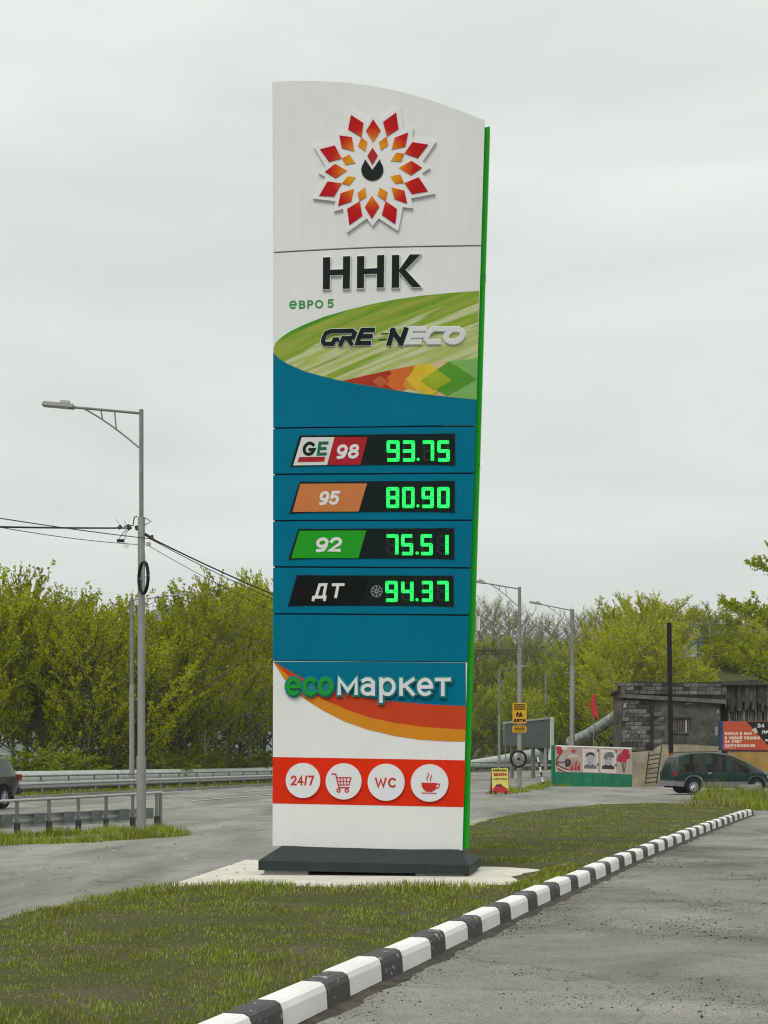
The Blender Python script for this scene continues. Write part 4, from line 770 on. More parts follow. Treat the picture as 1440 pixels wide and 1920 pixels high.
# annex to the side: hanging thatch-like bark edge, board slats, ochre wall
AX = Surf((SB.A + SB.e * SB.px(1352, 1470)[0] - SB.n * -.6).xy, (W(1520, 1470, 83.6).x, 83.8), 0)
annex = empty('shed_annex', AX.A, AX.a, 'sagging shed with grey weathered board slats and ochre lower wall', 'shed')
def ap(pts, h1, h0, name, mat): return MB().poly(AX.map, [AX.px(*p) for p in pts], h1, h0, 0).build(name, mat, annex)
ap([(1346, 1480), (1530, 1480), (1530, 1290), (1346, 1290)], 0, -5, 'wall', MORT); ap([(1362, 1480), (1530, 1480), (1530, 1408), (1362, 1411)], .25, 0, 'ochre_wall', M('ochre_plaster', (.42, .27, .085), .9, .22, 1.1, .4, 4))
rnd = random.Random(9)
BOARD = M('weathered_board', (.17, .165, .15), .95, .4, 3, .5, 10, rand=.5)
x = 1364
while x < 1500:
    w_ = rnd.uniform(3.2, 5.5); ap([(x, 1412), (x + w_ * .7, 1412), (x + w_ * .72, 1316 + rnd.uniform(0, 10)), (x + .3, 1316 + rnd.uniform(0, 10))], rnd.uniform(.1, .24), 0, 'slat', BOARD); x += w_ + rnd.uniform(.2, 1.2)
THA = M('rotting_roof_fringe', (.075, .07, .062), .95, .5, 3, .6, 8, rand=.4)
for k in range(46):
    x = 1352 + k * 3.4 + rnd.uniform(-1, 1); w_ = rnd.uniform(3.5, 7); yb_ = 1322 + rnd.uniform(-8, 14); yt = 1281 + rnd.uniform(-3, 3)
    ap([(x - w_ * .4, yb_), (x + w_ * .3, yb_ + 2), (x + w_ * .6, yt), (x - w_ * .6, yt)], .35 + rnd.uniform(0, .3), .05, 'roof_fringe_strip', THA)
ap([(1345, 1286), (1530, 1286), (1530, 1277), (1400, 1276), (1345, 1280)], .8, -5, 'roof', M('sooty_roof', (.06, .058, .055), .95, .3, 1.5, .6, 4))
# leaning ladder
lad = empty('ladder', (0, 0, 0), 0, 'rusty black ladder leaning on the cream base of the ruined building', 'ladder'); LB = M('ladder_steel', (.03, .028, .026), .8, .2, 6)
la, lb, lc, ld = W(1210, 1470, 80.8), W(1217, 1410, 81.7), W(1231, 1469, 80.8), W(1241, 1397, 81.7)
MB().tube([la, lb], .035, 6).build('rail', LB, lad); MB().tube([lc, ld], .035, 6).build('rail', LB, lad)
for t_ in (.03, .17, .31, .46, .6, .74, .88): MB().tube([la.lerp(lb, t_), lc.lerp(ld, t_ * .86 + .02)], .03, 5).build('rung', LB, lad)
# tall black pipe with red foot
tp = empty('tall_pipe', W(1258, 1462, 79), 0, 'tall black pipe with red painted foot standing before the ruined building', 'pipe')
k_ = F / 79; lean = -3.5 / k_
MB().tube([(0, 0, (1462 - 1412) / k_), (lean, 0, (1462 - 1168) / k_)], .135, 12).build('black_section', M('tarred_pipe', (.014, .014, .015), .7, .3, 3, .3, 8), tp, True, 40)
MB().tube([(0, 0, -.2), (0, 0, (1462 - 1410) / k_)], .13, 12).build('red_section', M('red_paint', (.30, .06, .025), .7, .2, 3), tp, True, 40)

# orange advertising board
OB = Surf((W(1351, 1400, 80).x, 80), (W(1500, 1400, 80.6).x, 80.6), 0); orb = empty('advertising_board', OB.A, OB.a, 'orange and black advertising board with white lettering on the shed', 'billboard')
def op(pts, h, name, mat, h0=0): return MB().poly(OB.map, [OB.px(*p) for p in pts], h, h0, 0).build(name, mat, orb)
op([(1354.5, 1406), (1500, 1408), (1500, 1352), (1354.5, 1352.5)], 0, 'board', M('board_orange', (.46, .085, .04), .5, .06, 2), -.12); op([(1349, 1407), (1355, 1407), (1355, 1352), (1349, 1352)], .03, 'board_edge', M('board_blue', (.02, .06, .14), .5), -.15)
op([(1354, 1408.5), (1500, 1410.5), (1500, 1407), (1354, 1405)], .03, 'board_rail', M('board_rail', (.10, .03, .035), .6), -.1)
op([(1400, 1353), (1500, 1353), (1500, 1400), (1440, 1398)], .006, 'black_field', M('board_black', (.02, .022, .022), .5)); op([(1409, 1368.5), (1417, 1364), (1421, 1374), (1415, 1374)], .012, 'torn_patch', M('torn_paper', (.5, .48, .4), .7, .3, 6))
BT = M('board_text', (.75, .66, .56), .5)
for tx_, x0, y0, x1, y1 in (('ПОПАЛ В ЯМУ -', 1359, 1373, 1416, 1378), ('К НОВОЙ РЕЗИНЕ', 1359, 1381, 1425, 1386.3), ('ЗА СЧЕТ', 1359, 1388, 1390, 1393), ('ДОРОЖНИКОВ', 1359, 1395.5, 1415.5, 1400.5)):
    a = OB.px(x0, y1); b = OB.px(x1, y0); text(MB(), OB.map, tx_, (a[0], a[1], b[0], b[1]), .042, .01, .004, 0, .22).build('lettering', BT, orb)['kind'] = 'stuff'
for tx_, x0, y0, x1, y1 in (('24', 1420, 1357, 1433, 1364), ('ПР', 1429, 1370, 1441, 1375.5), ('ЗВ', 1435, 1386, 1442, 1390)):
    a = OB.px(x0, y1); b = OB.px(x1, y0); text(MB(), OB.map, tx_, (a[0], a[1], b[0], b[1]), .05, .012, .006).build('lettering', M('board_white', (.7, .7, .68), .5), orb)['kind'] = 'stuff'
op([(1359, 1403), (1380, 1403), (1380, 1402.3), (1359, 1402.3)], .01, 'underline', BT)

# memorial banner on green fence
FB = Surf((W(1035, 1462, 80.5).x, 80.5), (W(1187, 1472, 78.5).x, 78.5), 0); fen = empty('green_fence', FB.A, FB.a, 'low green board fence carrying a memorial banner beside the ruin', 'fence')
FG = M('fence_green', (.015, .16, .085), .6, .25, 1.5)
def fp(pts, h, name, mat, par=None, h0=0): return MB().poly(FB.map, [FB.px(*p) for p in pts], h, h0, 0).build(name, mat, par or fen)
X8 = lambda x, y: (1030 + x / 8.47, 1380 + y / 8.47)
for k in range(8):
    a, b = 1037 + k * 18.5, 1037 + (k + 1) * 18.5 - .5; fp([(a, 1476 + k * .2), (b, 1476 + k * .2), (b, 1398.3 + (b - 1035) * .032), (a, 1398.3 + (a - 1035) * .032)], 0, 'panel', FG, None, -.06)
fp([(1034.5, 1472), (1039, 1472), (1038.5, 1397), (1034, 1397)], .08, 'post', FG, None, -.08)
ban = empty('memorial_banner', FB.A, FB.a, 'memorial banner with two grey portraits, red flowers and a nine of May emblem', 'banner')
def bn(pts, h, name, mat, conv=True): return MB().poly(FB.map, [FB.px(*(X8(*p) if conv else p)) for p in pts], h, .002, 0).build(name, mat, ban)
bn([(92, 570), (540, 580), (1315, 612), (1310, 192), (92, 150)], .012, 'banner_sheet', M('banner_beige', (.36, .29, .25), .7, .22, 2.2)); bn([(105, 162), (1310, 205), (1310, 186), (105, 145)], .02, 'top_edge', WHITE)
BRD = M('banner_red', (.36, .03, .035), .6, .15, 4); BDK = M('banner_dark', (.045, .035, .035), .7); BPL = M('banner_pale', (.55, .50, .46), .6); BGR = M('banner_grey', (.33, .33, .34), .6, .1); BMG = M('banner_midgrey', (.13, .13, .135), .6, .15)
def ell(cx, cy, rx, ry, n=16): return [(cx + rx * math.cos(2 * math.pi * k / n), cy - ry * math.sin(2 * math.pi * k / n)) for k in range(n)]
bn([(105, 165), (180, 170), (222, 235), (200, 290), (130, 290)], .016, 'red_ribbon', BRD); bn(ell(235, 190, 55, 32), .016, 'pale_disc', BPL); bn(ell(195, 355, 50, 60), .016, 'medal', BGR); bn([(130, 440), (240, 425), (235, 405), (135, 405)], .02, 'ribbon_bar', M('banner_brown', (.13, .07, .05), .7))
mb = MB(); mb.stroke(FB.map, [FB.px(*X8(*p)) for p in ((170, 300), (125, 360), (112, 450), (150, 530), (290, 565))], .09, .018, .004); mb.build('ribbon_curve', M('banner_maroon', (.16, .03, .03), .7), ban)
for dy in (0, 25): mb = MB(); mb.stroke(FB.map, [FB.px(*X8(*p)) for p in ((130, 460 + dy), (200, 500 + dy), (310, 540 + dy))], .07, .02 + dy * .0001, .004); mb.build('ribbon_stripe', BPL if dy else BDK, ban)
stp = [(385 + (58 if k % 2 == 0 else 24) * math.sin(k * math.pi / 5), 242 - (46 if k % 2 == 0 else 19) * math.cos(k * math.pi / 5)) for k in range(10)]; bn(stp, .018, 'star', BRD)
for k in (0, 1): bn([(302, 300 + k * 22), (465, 306 + k * 22), (465, 316 + k * 22), (302, 310 + k * 22)], .018, 'caption_line', BPL)
a = FB.px(*X8(330, 545)); b = FB.px(*X8(490, 470)); text(MB(), FB.map, 'МАЯ', (a[0], a[1], b[0], b[1]), .10, .022, .012).build('lettering', BRD, ban)
a = FB.px(*X8(245, 490)); b = FB.px(*X8(345, 365)); text(MB(), FB.map, '9', (a[0], a[1], b[0], b[1]), .14, .022, .012).build('lettering', BDK, ban)
for k in range(9):
    an = k * 2 * math.pi / 9; bn(ell(425 + 62 * math.cos(an), 440 + 38 * math.sin(an), 14, 10, 8), .018, 'emblem_ray', BRD)
bn(ell(425, 440, 26, 20), .018, 'emblem_ring', BRD)
for ox in (0, 285):
    yo = ox * .03; f = bn([(530 + ox, 572 + yo), (775 + ox, 580 + yo), (775 + ox, 215 + yo), (530 + ox, 205 + yo)], .016, 'portrait_card', BPL); g_ = bn([(552 + ox, 515 + yo), (752 + ox, 522 + yo), (756 + ox, 248 + yo), (556 + ox, 240 + yo)], .019, 'portrait_ground', M('banner_light', (.43, .44, .45), .6))
    bn([(552 + ox, 515 + yo), (555 + ox, 470 + yo), (610 + ox, 442 + yo), (700 + ox, 448 + yo), (748 + ox, 485 + yo), (752 + ox, 522 + yo)], .022, 'portrait_coat', BMG if ox == 0 else BDK)
    bn(ell(655 + ox, 372 + yo, 60, 88), .024, 'portrait_face', BGR)
    if ox == 0: bn([(585, 345), (582, 300), (610, 265), (660, 255), (705, 268), (722, 310), (720, 350), (700, 310), (650, 295), (608, 310)], .027, 'portrait_hair', BDK)
    else: bn([(860, 355), (880, 290), (930, 255), (1000, 258), (1030, 300), (1025, 345), (985, 350), (935, 335), (900, 375)], .027, 'portrait_cap', BMG)
    for k in (0, 1): bn(ell(632 + ox + 46 * k, 365 + yo, 9, 6, 8), .027, 'portrait_eye', BDK)
    bn([(635 + ox, 425 + yo), (675 + ox, 426 + yo), (675 + ox, 418 + yo), (635 + ox, 417 + yo)], .027, 'portrait_mouth', BMG)
    for cx, cy in ((772, 235), (772, 460)): bn(ell(cx + ox, cy + yo, 22, 24, 7), .026, 'corner_flower', BDK); bn(ell(cx + ox, cy + yo + 6, 10, 10, 7), .03, 'corner_flower', BPL)
rnd = random.Random(5)
for cx, cy, r_ in ((1215, 250, 55), (1150, 330, 58), (1245, 320, 50), (1120, 370, 50), (1190, 380, 48), (1180, 290, 50)):
    bn([(cx + r_ * rnd.uniform(.75, 1.1) * math.cos(k * .6283), cy + r_ * rnd.uniform(.75, 1.1) * math.sin(k * .6283)) for k in range(10)], .018 + rnd.uniform(0, .008), 'carnation', M('carnation_red', (.36, .025, .045), .6, .35, 9))
for x0, x1 in ((1170, 1180), (1215, 1190), (1140, 1185)): mb = MB(); mb.stroke(FB.map, [FB.px(*X8(x0, 400)), FB.px(*X8(x1, 570))], .05, .017 + x0 * 1e-6, .004); mb.build('flower_stem', M('stem_green', (.05, .07, .03), .7), ban)
# red flag
fl = empty('flag', W(1113, 1410, 79.5), 0, 'narrow red flag on a thin pole behind the memorial banner', 'flag'); kf = F / 79.5
MB().tube([(0, 0, 0), (.0, 0, (1410 - 1298) / kf)], .025, 6).build('pole', GALVD, fl)
mb = MB(); prof = [(1299, -1, 2), (1306, -3, 3), (1318, -5, 4), (1330, -5, 6), (1342, -1, 8), (1350, 4, 7)]
vs = []
for i, (y, a, b) in enumerate(prof):
    for j in range(5): vs.append(((a + (b - a) * j / 4) / kf, .07 * math.sin(j * 1.7 + i * .8), (1410 - y) / kf))
mb.add(vs, [(i * 5 + j, i * 5 + j + 1, (i + 1) * 5 + j + 1, (i + 1) * 5 + j) for i in range(5) for j in range(4)]); fc = mb.build('cloth', M('flag_red', (.45, .035, .045), .7, .45, 4), fl, True)
sm_ = fc.modifiers.new('thickness', 'SOLIDIFY'); sm_.thickness = .01
# yellow children sign and wheel on lamp B
YD = p1.y - .16
def flat_sign(px0, px1, py0, py1, d_, mat, name, label, cat):
    s_ = Surf((W(px0, py1, d_).x, d_), (W(px1, py1, d_).x, d_), 0); r = empty(name, s_.A, 0, label, cat); a = s_.px(px0, py1); b = s_.px(px1, py0); c_ = .05
    MB().poly(s_.map, [(a[0] + c_, a[1]), (b[0] - c_, a[1]), (b[0], a[1] + c_), (b[0], b[1] - c_), (b[0] - c_, b[1]), (a[0] + c_, b[1]), (a[0], b[1] - c_), (a[0], a[1] + c_)], 0, -.03, 0).build('plate', mat, r); return s_, r
YEL = M('sign_yellow', (.62, .33, .02), .5, .06, 3)
ys, yr = flat_sign(961, 987.5, 1318, 1356.5, YD, YEL, 'warning_sign', 'yellow children warning sign with black print on a street lamp', 'sign')
def ytext(s_, par, tx_, x0, y0, x1, y1, t_, mat): a = s_.px(x0, y1); b = s_.px(x1, y0); o = text(MB(), s_.map, tx_, (a[0], a[1], b[0], b[1]), t_, .008, .0).build('lettering', mat, par); o['kind'] = 'stuff'; return o
ytext(ys, yr, 'ДЕТИ', 963, 1348, 985.5, 1353.5, .045, P_INK);
for y0_ in (1320.4, 1324.4, 1328.4):
    a, b = ys.px(964, y0_ + 2.2), ys.px(984.5, y0_); MB().poly(ys.map, [a, (b[0], a[1]), b, (a[0], b[1])], .006, 0, 0).build('text_line', P_INK, yr)
for cx, cy, lean_ in ((970.5, 1339, -1), (976.5, 1340, 1)):
    mb = MB(); P = lambda x, y: ys.px(x, y); mb.poly(ys.map, [P(cx + 1.4 * math.cos(a * .7854), cy - 3.6 + 1.4 * math.sin(a * .7854)) for a in range(8)], .008, 0, 0)
    for q in ([(cx, cy - 2), (cx + lean_ * .4, cy + 1)], [(cx, cy - 1.5), (cx - 2.4, cy + .2)], [(cx, cy - 1.5), (cx + 2.4, cy - .3)], [(cx + lean_ * .4, cy + 1), (cx - 2, cy + 4)], [(cx + lean_ * .4, cy + 1), (cx + 2.4, cy + 3.8)]): mb.stroke(ys.map, [P(*z) for z in q], .045, .009, 0)
    mb.build('running_figure', P_INK, yr)['kind'] = 'stuff'
ys2, yr2 = flat_sign(961, 987, 1360.5, 1373.5, YD, YEL, 'warning_sign', 'small yellow plate with lines of print under the children sign', 'sign')
for k in range(4): a, b = ys2.px(964, 1363.5 + k * 2.6), ys2.px(984, 1362.3 + k * 2.6); MB().poly(ys2.map, [a, (b[0], a[1]), b, (a[0], b[1])], .006, 0, 0).build('text_line', P_INK, yr2)
wc = W(972, 1423, p1.y - .35); wh = empty('spoked_wheel', wc, R(8), 'black spoked wheel hung against the street lamp with children sign', 'wheel'); rw = 14.5 / s1
MB().tube([(rw * math.cos(2 * math.pi * k / 28), 0, rw * math.sin(2 * math.pi * k / 28)) for k in range(29)], .06, 8, False).build('tyre', RUBBER, wh, True)
MB().tube([(0, -.08, 0), (0, .08, 0)], .07, 10).build('hub', BLACK, wh)
for k in range(8): a = k * math.pi / 4; MB().tube([(0, 0, 0), (rw * math.cos(a), 0, rw * math.sin(a))], .016, 4).build('spoke', GALV, wh)
# tyre-inflation A-board
AB = G(937, 1489); ab = empty('sandwich_board', AB, R(8), 'yellow sandwich board with red car picture by the road edge', 'board'); sa = F / AB.y; aw, ah = 16.3 / sa, 49 / sa
tl = Matrix.Rotation(R(-9), 4, 'X')
def am(u, v, h): return tl @ Vector((u, -h, v)) + Vector((0, -ah * .16, 0))
MB().poly(am, [(-aw, 0), (aw, 0), (aw, ah), (-aw, ah)], 0, -.02, 0).build('front_board', M('board_yellow', (.62, .55, .14), .5, .08, 3), ab)
tlb = Matrix.Rotation(R(9), 4, 'X'); MB().poly(lambda u, v, h: tlb @ Vector((u, -h, v)) + Vector((0, ah * .16, 0)), [(-aw, 0), (aw, 0), (aw, ah), (-aw, ah)], 0, -.02, 0).build('back_board', M('board_dark_back', (.08, .03, .03), .6), ab)
for s_ in (-1, 1): MB().tube([am(s_ * aw, 0, -.01), am(s_ * aw, ah, -.01)], .02, 5).build('board_frame', M('frame_brown', (.14, .04, .03), .6), ab)
text(MB(), am, 'ЗАПРАВКА', (-aw * .82, ah * .88, aw * .84, ah * .965), .03, .006, 0).build('lettering', P_INK, ab)['kind'] = 'stuff'; text(MB(), am, 'ШИН', (-aw * .72, ah * .70, aw * .78, ah * .83), .055, .006, 0).build('lettering', M('board_red', (.35, .03, .03), .6), ab)['kind'] = 'stuff'; text(MB(), am, 'АЗОТОМ', (-aw * .8, ah * .54, aw * .78, ah * .63), .028, .006, 0).build('lettering', M('board_grey_ink', (.10, .10, .09), .6), ab)['kind'] = 'stuff'
car_o = [(-.95, .06), (-.92, .2), (-.7, .3), (-.45, .42), (.1, .42), (.45, .3), (.85, .22), (.95, .1), (.9, .04)]; MB().poly(am, [(x * aw, (y * .9 + .01) * ah) for x, y in car_o], .006, 0, 0).build('red_car_picture', M('print_red', (.42, .035, .035), .5, .2, 6), ab)
MB().poly(am, [(x * aw, y * ah) for x, y in ((-.5, .3), (-.38, .36), (.05, .36), (.3, .29))], .009, .003, 0).build('car_window_picture', BDK, ab)
for cx in (-.6, .6): MB().poly(am, [(cx * aw + .07 * math.cos(k * .628), .06 * ah + .07 * math.sin(k * .628)) for k in range(10)], .009, .003, 0).build('car_wheel_picture', BDK, ab)
MB().poly(am, [(-aw, 0), (aw, 0), (aw, ah * .045), (-aw, ah * .045)], .004, 0, 0).build('lower_edge', M('print_grey', (.2, .2, .19), .6), ab)
# grey billboard back, triangular sign, leaning striped post
q = Surf((W(946, 1402, 118).x, 116), (W(1037, 1402, 120).x, 121), 0); bb = empty('billboard', q.A, q.a, 'large plain grey back of a billboard standing over the pipeline', 'billboard')
MB().poly(q.map, [q.px(*p) for p in ((946, 1398), (1031.5, 1403), (1031.5, 1348), (946, 1357))], 0, -.15, 0).build('panel', M('billboard_grey', (.145, .165, .165), .7, .15, .6), bb); MB().poly(q.map, [q.px(*p) for p in ((1031.5, 1425), (1037, 1425), (1037, 1345), (1031.5, 1346))], .1, -.2, 0).build('white_edge', WHITE, bb)
MB().poly(q.map, [q.px(*p) for p in ((946, 1357), (1032, 1348), (1032, 1345.5), (946, 1354.5))], .06, -.2, 0).build('top_edge', M('edge_pale', (.42, .44, .43), .6), bb)
for x in (965, 1005): a = q.px(x, 1400); MB().box(q.map(a[0], a[1] / 2, -.3), (.3, .2, a[1])).build('post', GALVD, bb)
q = W(948, 1360, 147); tr = empty('triangular_sign', (q.x, q.y, gz(q.x, q.y)), 0, 'pale back of a triangular road sign by the slim lamp', 'road sign'); kt = F / 147; zc = q.z - gz(q.x, q.y)
MB().tube([(0, .05, 0), (0, .05, zc + .5)], .06, 6).build('post', GALVD, tr); MB().poly(lambda u, v, h: Vector((u, -h, v)), [(-7 / kt, zc - 7 / kt), (7 / kt, zc - 7 / kt), (0, zc + 7 / kt)], 0, -.04, 0).build('plate', M('sign_back', (.42, .44, .43), .6), tr)
sp_ = empty('striped_post', G(1020, 1474), 0, 'thin black and white marker post leaning by the green fence', 'post'); a_, b_ = Vector((0, 0, -.05)), Vector((-13 / 35.5, 0, 59 / 35.5))
for k in range(6): MB().tube([a_.lerp(b_, k / 6), a_.lerp(b_, (k + 1) / 6)], .05, 8).build('stripe_band', WHITE if k % 2 else BLACK, sp_)
# pale tank structure among trees
q = W(1297, 1222, 150); tk = empty('water_tank', (q.x, q.y, gz(q.x, q.y)), 0, 'weathered grey twin tank building half hidden on the hill', 'tank'); kt = F / 150; zz = gz(q.x, q.y)
TG = M('tank_grey', (.16, .17, .175), .7, .3, 1.2); zt_ = q.z - zz + 52 / kt
for dx, r_ in ((-8, .42), (1, .5)): MB().tube([(dx / kt, 0, 0), (dx / kt, 0, zt_)], r_, 12).build('tank', M('tank_white', (.36, .37, .37), .6, .4, 1.5), tk, True, 40)
MB().box((.1, .9, zt_ / 2), (1.5, .9, zt_ * .96)).build('tower_wall', TG, tk); MB().box((.9, .3, zt_ * .42), (.8, .6, zt_ * .84)).build('side_wall', M('tank_teal', (.06, .11, .11), .7, .3, 2), tk)

# ================================================================== VEHICLES
def car(name, loc, rz, label, st, flags, paint, wheels, rw, extras, glass, sill_c=None, tw=.21):
    """st rows: (x_low, x_belt, x_roof, z_bottom, z_belt, z_roof, w_low, w_belt, w_roof)"""
    root = empty(name, loc, rz, label, 'car'); secs = []
    for xl, xb, xr, zb_, zl, zr_, wl, wb, wr in st:
        zm_ = zb_ + (zl - zb_) * .35
        half = [(xl, wl, zb_), (xl, wb - .015, zm_), (xl * .5 + xb * .5, wb + .015, zb_ + (zl - zb_) * .7), (xb, wb, zl), (xr, wr, zr_ - .07), (xr, wr - .10, zr_ - .012), (xr, wr * .45, zr_), ]
        secs.append([Vector((x, y, z)) for x, y, z in half] + [Vector((x, -y, z)) for x, y, z in half[::-1]])
    n = len(secs[0]); groups = {'body': MB()}
    vs = [p for s_ in secs for p in s_]; fl_ = {}
    for i in range(len(secs) - 1):
        for j in range(n):
            jj = (j + 1) % n; g_ = flags.get((i, min(j, n - 2 - j)) if j < n - 1 else (i, 'floor'), 'body'); g2 = g_ + ('_a' if j < n // 2 else '_b') if g_ in ('side_window',) else g_
            if g2 == 'side_window_a' or g2 == 'side_window_b': g2 += str(i)
            fl_.setdefault(g2, []).append((i * n + j, (i + 1) * n + j, (i + 1) * n + jj, i * n + jj))
    fl_['body'] += [tuple(range(n)), tuple((len(secs) - 1) * n + k for k in range(n))[::-1]]
    for k, fs in fl_.items():
        used = sorted({i for f in fs for i in f}); mp_ = {a: b for b, a in enumerate(used)}; mb = MB(); mb.add([vs[i] for i in used], [tuple(mp_[i] for i in f)[::-1] for f in fs])
        nm = 'body' if k == 'body' else ('windscreen' if k.startswith('windscreen') else ('rear_window' if k == 'rear_window' else ('lower_cladding' if k == 'lower_cladding' else 'side_window')))
        mb.build(nm, paint if k == 'body' else (sill_c if k == 'lower_cladding' else glass), root, True, 38)
    ww = max(s_[7] for s_ in st)
    for wx in wheels:
        for s_ in (-1, 1):
            y = s_ * (ww - tw / 2 - .01); prof = [(rw * .62, -tw / 2), (rw * .93, -tw / 2), (rw, -tw * .36), (rw, tw * .36), (rw * .93, tw / 2), (rw * .62, tw / 2)]; v_ = []; f_ = []; n_ = 28
            for k in range(n_):
                a = 2 * math.pi * k / n_; v_ += [(wx + r_ * math.cos(a), y + yy, rw + r_ * math.sin(a)) for r_, yy in prof]
            for k in range(n_):
                for j in range(6): f_.append((k * 6 + j, k * 6 + (j + 1) % 6, ((k + 1) % n_) * 6 + (j + 1) % 6, ((k + 1) % n_) * 6 + j))
            tyre = MB().add(v_, f_).build('wheel', RUBBER, root, True, 40); yo = y + s_ * tw * .36
            rim = MB(); rim.tube([(wx, yo - s_ * .06, rw), (wx, yo - s_ * .05, rw)], rw * .63, 20); rim.build('rim_well', P_CORE, tyre)
            rim = MB(); rim.tube([(wx + rw * .62 * math.cos(2 * math.pi * k / 24), yo, rw + rw * .62 * math.sin(2 * math.pi * k / 24)) for k in range(25)], .018, 6, False)
            for k in range(12): a = 2 * math.pi * k / 12; rim.tube([(wx + .04 * math.cos(a), yo + s_ * .015, rw + .04 * math.sin(a)), (wx + rw * .6 * math.cos(a + .1), yo, rw + rw * .6 * math.sin(a + .1))], .017, 5)
            rim.tube([(wx, yo - s_ * .02, rw), (wx, yo + s_ * .025, rw)], .06, 12); rim.build('rim', M('alloy', (.55, .56, .57), .35, .05, 4, metal=.5), tyre)
    UB = M('underbody', (.012, .012, .013), .9); x0, x1 = st[0][0], st[-1][0]
    MB().box(((x0 + x1) / 2, 0, .42), (x1 - x0 - .3, ww * 1.5, .3)).build('underbody', UB, root)
    for wx in wheels: MB().tube([(wx, -ww * .93, rw + .05), (wx, ww * .93, rw + .05)], rw * 1.08, 18).build('wheel_arch_liner', UB, root)
    for x in extras.get('seats', ()):
        for y in (-.38, .38): MB().box((x, y, .92), (.16, .5, .75), m=Matrix.Rotation(-.2, 4, 'Y')).build('seat', M('seat_grey', (.12, .12, .115), .9), root)
    extras['fn'](root, ww); return root
def arch_rows(wx, r, base, zc=.34):
    out_ = []
    for t_ in (-1.0, -.97, -.8, -.45, 0, .45, .8, .97, 1.0): out_.append((wx + t_ * r, (base if abs(t_) == 1 else max(base, zc + math.sqrt(max(0, 1 - t_ * t_)) * r))))
    return out_
GLASSV = bpy.data.materials.new('car_glass'); GLASSV.use_nodes = True; t = GLASSV.node_tree; p = t.nodes['Principled BSDF']; p.inputs['Base Color'].default_value = (.02, .025, .024, 1); p.inputs['Roughness'].default_value = .06; tb = N(t, 'ShaderNodeBsdfTransparent'); tb.inputs['Color'].default_value = (.62, .66, .62, 1)
ms = N(t, 'ShaderNodeMixShader'); ms.inputs[0].default_value = .55; t.links.new(p.outputs[0], ms.inputs[1]); t.links.new(tb.outputs[0], ms.inputs[2]); t.links.new(ms.outputs[0], t.nodes['Material Output'].inputs['Surface'])
GLASST = M('tinted_glass', (.05, .058, .058), .08, .05, 2, spec=.5)
# green van: x runs from tail (0) to nose
def van_prof(x):   # belt z, roof z, roof x shift by lower x
    zb = .95 if x < 3.3 else .95 - (x - 3.3) * .10
    zr_ = np.interp(x, [0, .12, .35, .8, 1.6, 2.3, 2.8, 3.3, 3.8, 4.2, 4.5, 4.66], [1.05, 1.42, 1.66, 1.78, 1.81, 1.79, 1.68, 1.47, 1.22, 1.02, .88, .70])
    w = np.interp(x, [0, .2, .6, 3.4, 4.2, 4.66], [.74, .82, .87, .87, .8, .6]); wr = np.interp(x, [0, .4, 1, 2.6, 3.4, 4.2, 4.66], [.6, .66, .7, .7, .64, .66, .5])
    return min(zb, zr_ - .1), zr_, w, wr
def rows(xs, prof):
    out_ = []
    for x, zb_ in xs: zl, zr_, w, wr = prof(x); out_.append((x, x, x, zb_, zl, zr_, w - .06, w, wr))
    return out_
vx = [(0, .42), (.10, .36), (.3, .33), (.42, .32)] + arch_rows(.93, .42, .32) + [(1.40, .30), (1.52, .30), (1.9, .30), (2.4, .30), (2.56, .30), (2.72, .30), (3.1, .30)] + arch_rows(3.82, .42, .30) + [(4.4, .34), (4.58, .4), (4.66, .46)]
vx = sorted(set(vx)); V = rows(vx, van_prof); fl = {}
for i in range(len(vx) - 1):
    a, b = vx[i][0], vx[i + 1][0]; m_ = (a + b) / 2
    if .30 < m_ < 1.36 or 1.5 < m_ < 2.42 or 2.72 < m_ < 3.35: fl[(i, 3)] = 'side_window'
    if 2.75 < m_ < 3.78:
        for j in (5, 6): fl[(i, j)] = 'windscreen'
    if m_ < .3 and i > 0:
        for j in (5, 6): fl[(i, j)] = 'rear_window'
    fl[(i, 0)] = 'lower_cladding'
def van_extra(r, ww):
    MB().box((.12, .70, .86), (.16, .22, .2)).build('tail_light', M('tail_red', (.30, .02, .03), .3), r); MB().box((.12, -.70, .86), (.16, .22, .2)).build('tail_light', M('tail_red', ()), r)
    for s_ in (-1, 1):
        MB().box((4.38, s_ * .60, .72), (.24, .28, .14), m=Matrix.Rotation(-.35 * s_, 4, 'Z') @ Matrix.Rotation(.3, 4, 'Y')).build('headlight', M('headlight', (.65, .66, .62), .15), r)
        MB().box((3.35, s_ * .95, 1.02), (.14, .16, .14)).build('mirror', P_CORE, r); MB().box((1.62, s_ * .895, .9), (.18, .03, .04)).build('door_handle', M('chrome', (.6, .6, .6), .2, .02, metal=.8), r); MB().box((2.68, s_ * .895, .86), (.16, .03, .04)).build('door_handle', BLACK, r)
        for x in (1.44, 2.5, 3.32): MB().box((x, s_ * .885, .66), (.012, .02, .5)).build('door_gap', P_CORE, r)
        MB().tube([(.5, s_ * .62, 1.80), (2.1, s_ * .62, 1.83)], .018, 6).build('roof_rail', M('rail_dark', (.06, .07, .07), .5), r)
    MB().box((4.62, 0, .46), (.1, 1.2, .18)).build('front_bumper', M('bumper_silver', (.2, .21, .21), .5), r); MB().box((-.02, 0, .46), (.14, 1.5, .22)).build('rear_bumper', M('bumper_silver', ()), r)
VAN_P = M('van_green', (.007, .026, .025), .3, .08, 2, spec=.35, coat=.15)
va = W(1249, 1487, 60.2); zv = gz(va.x, va.y)
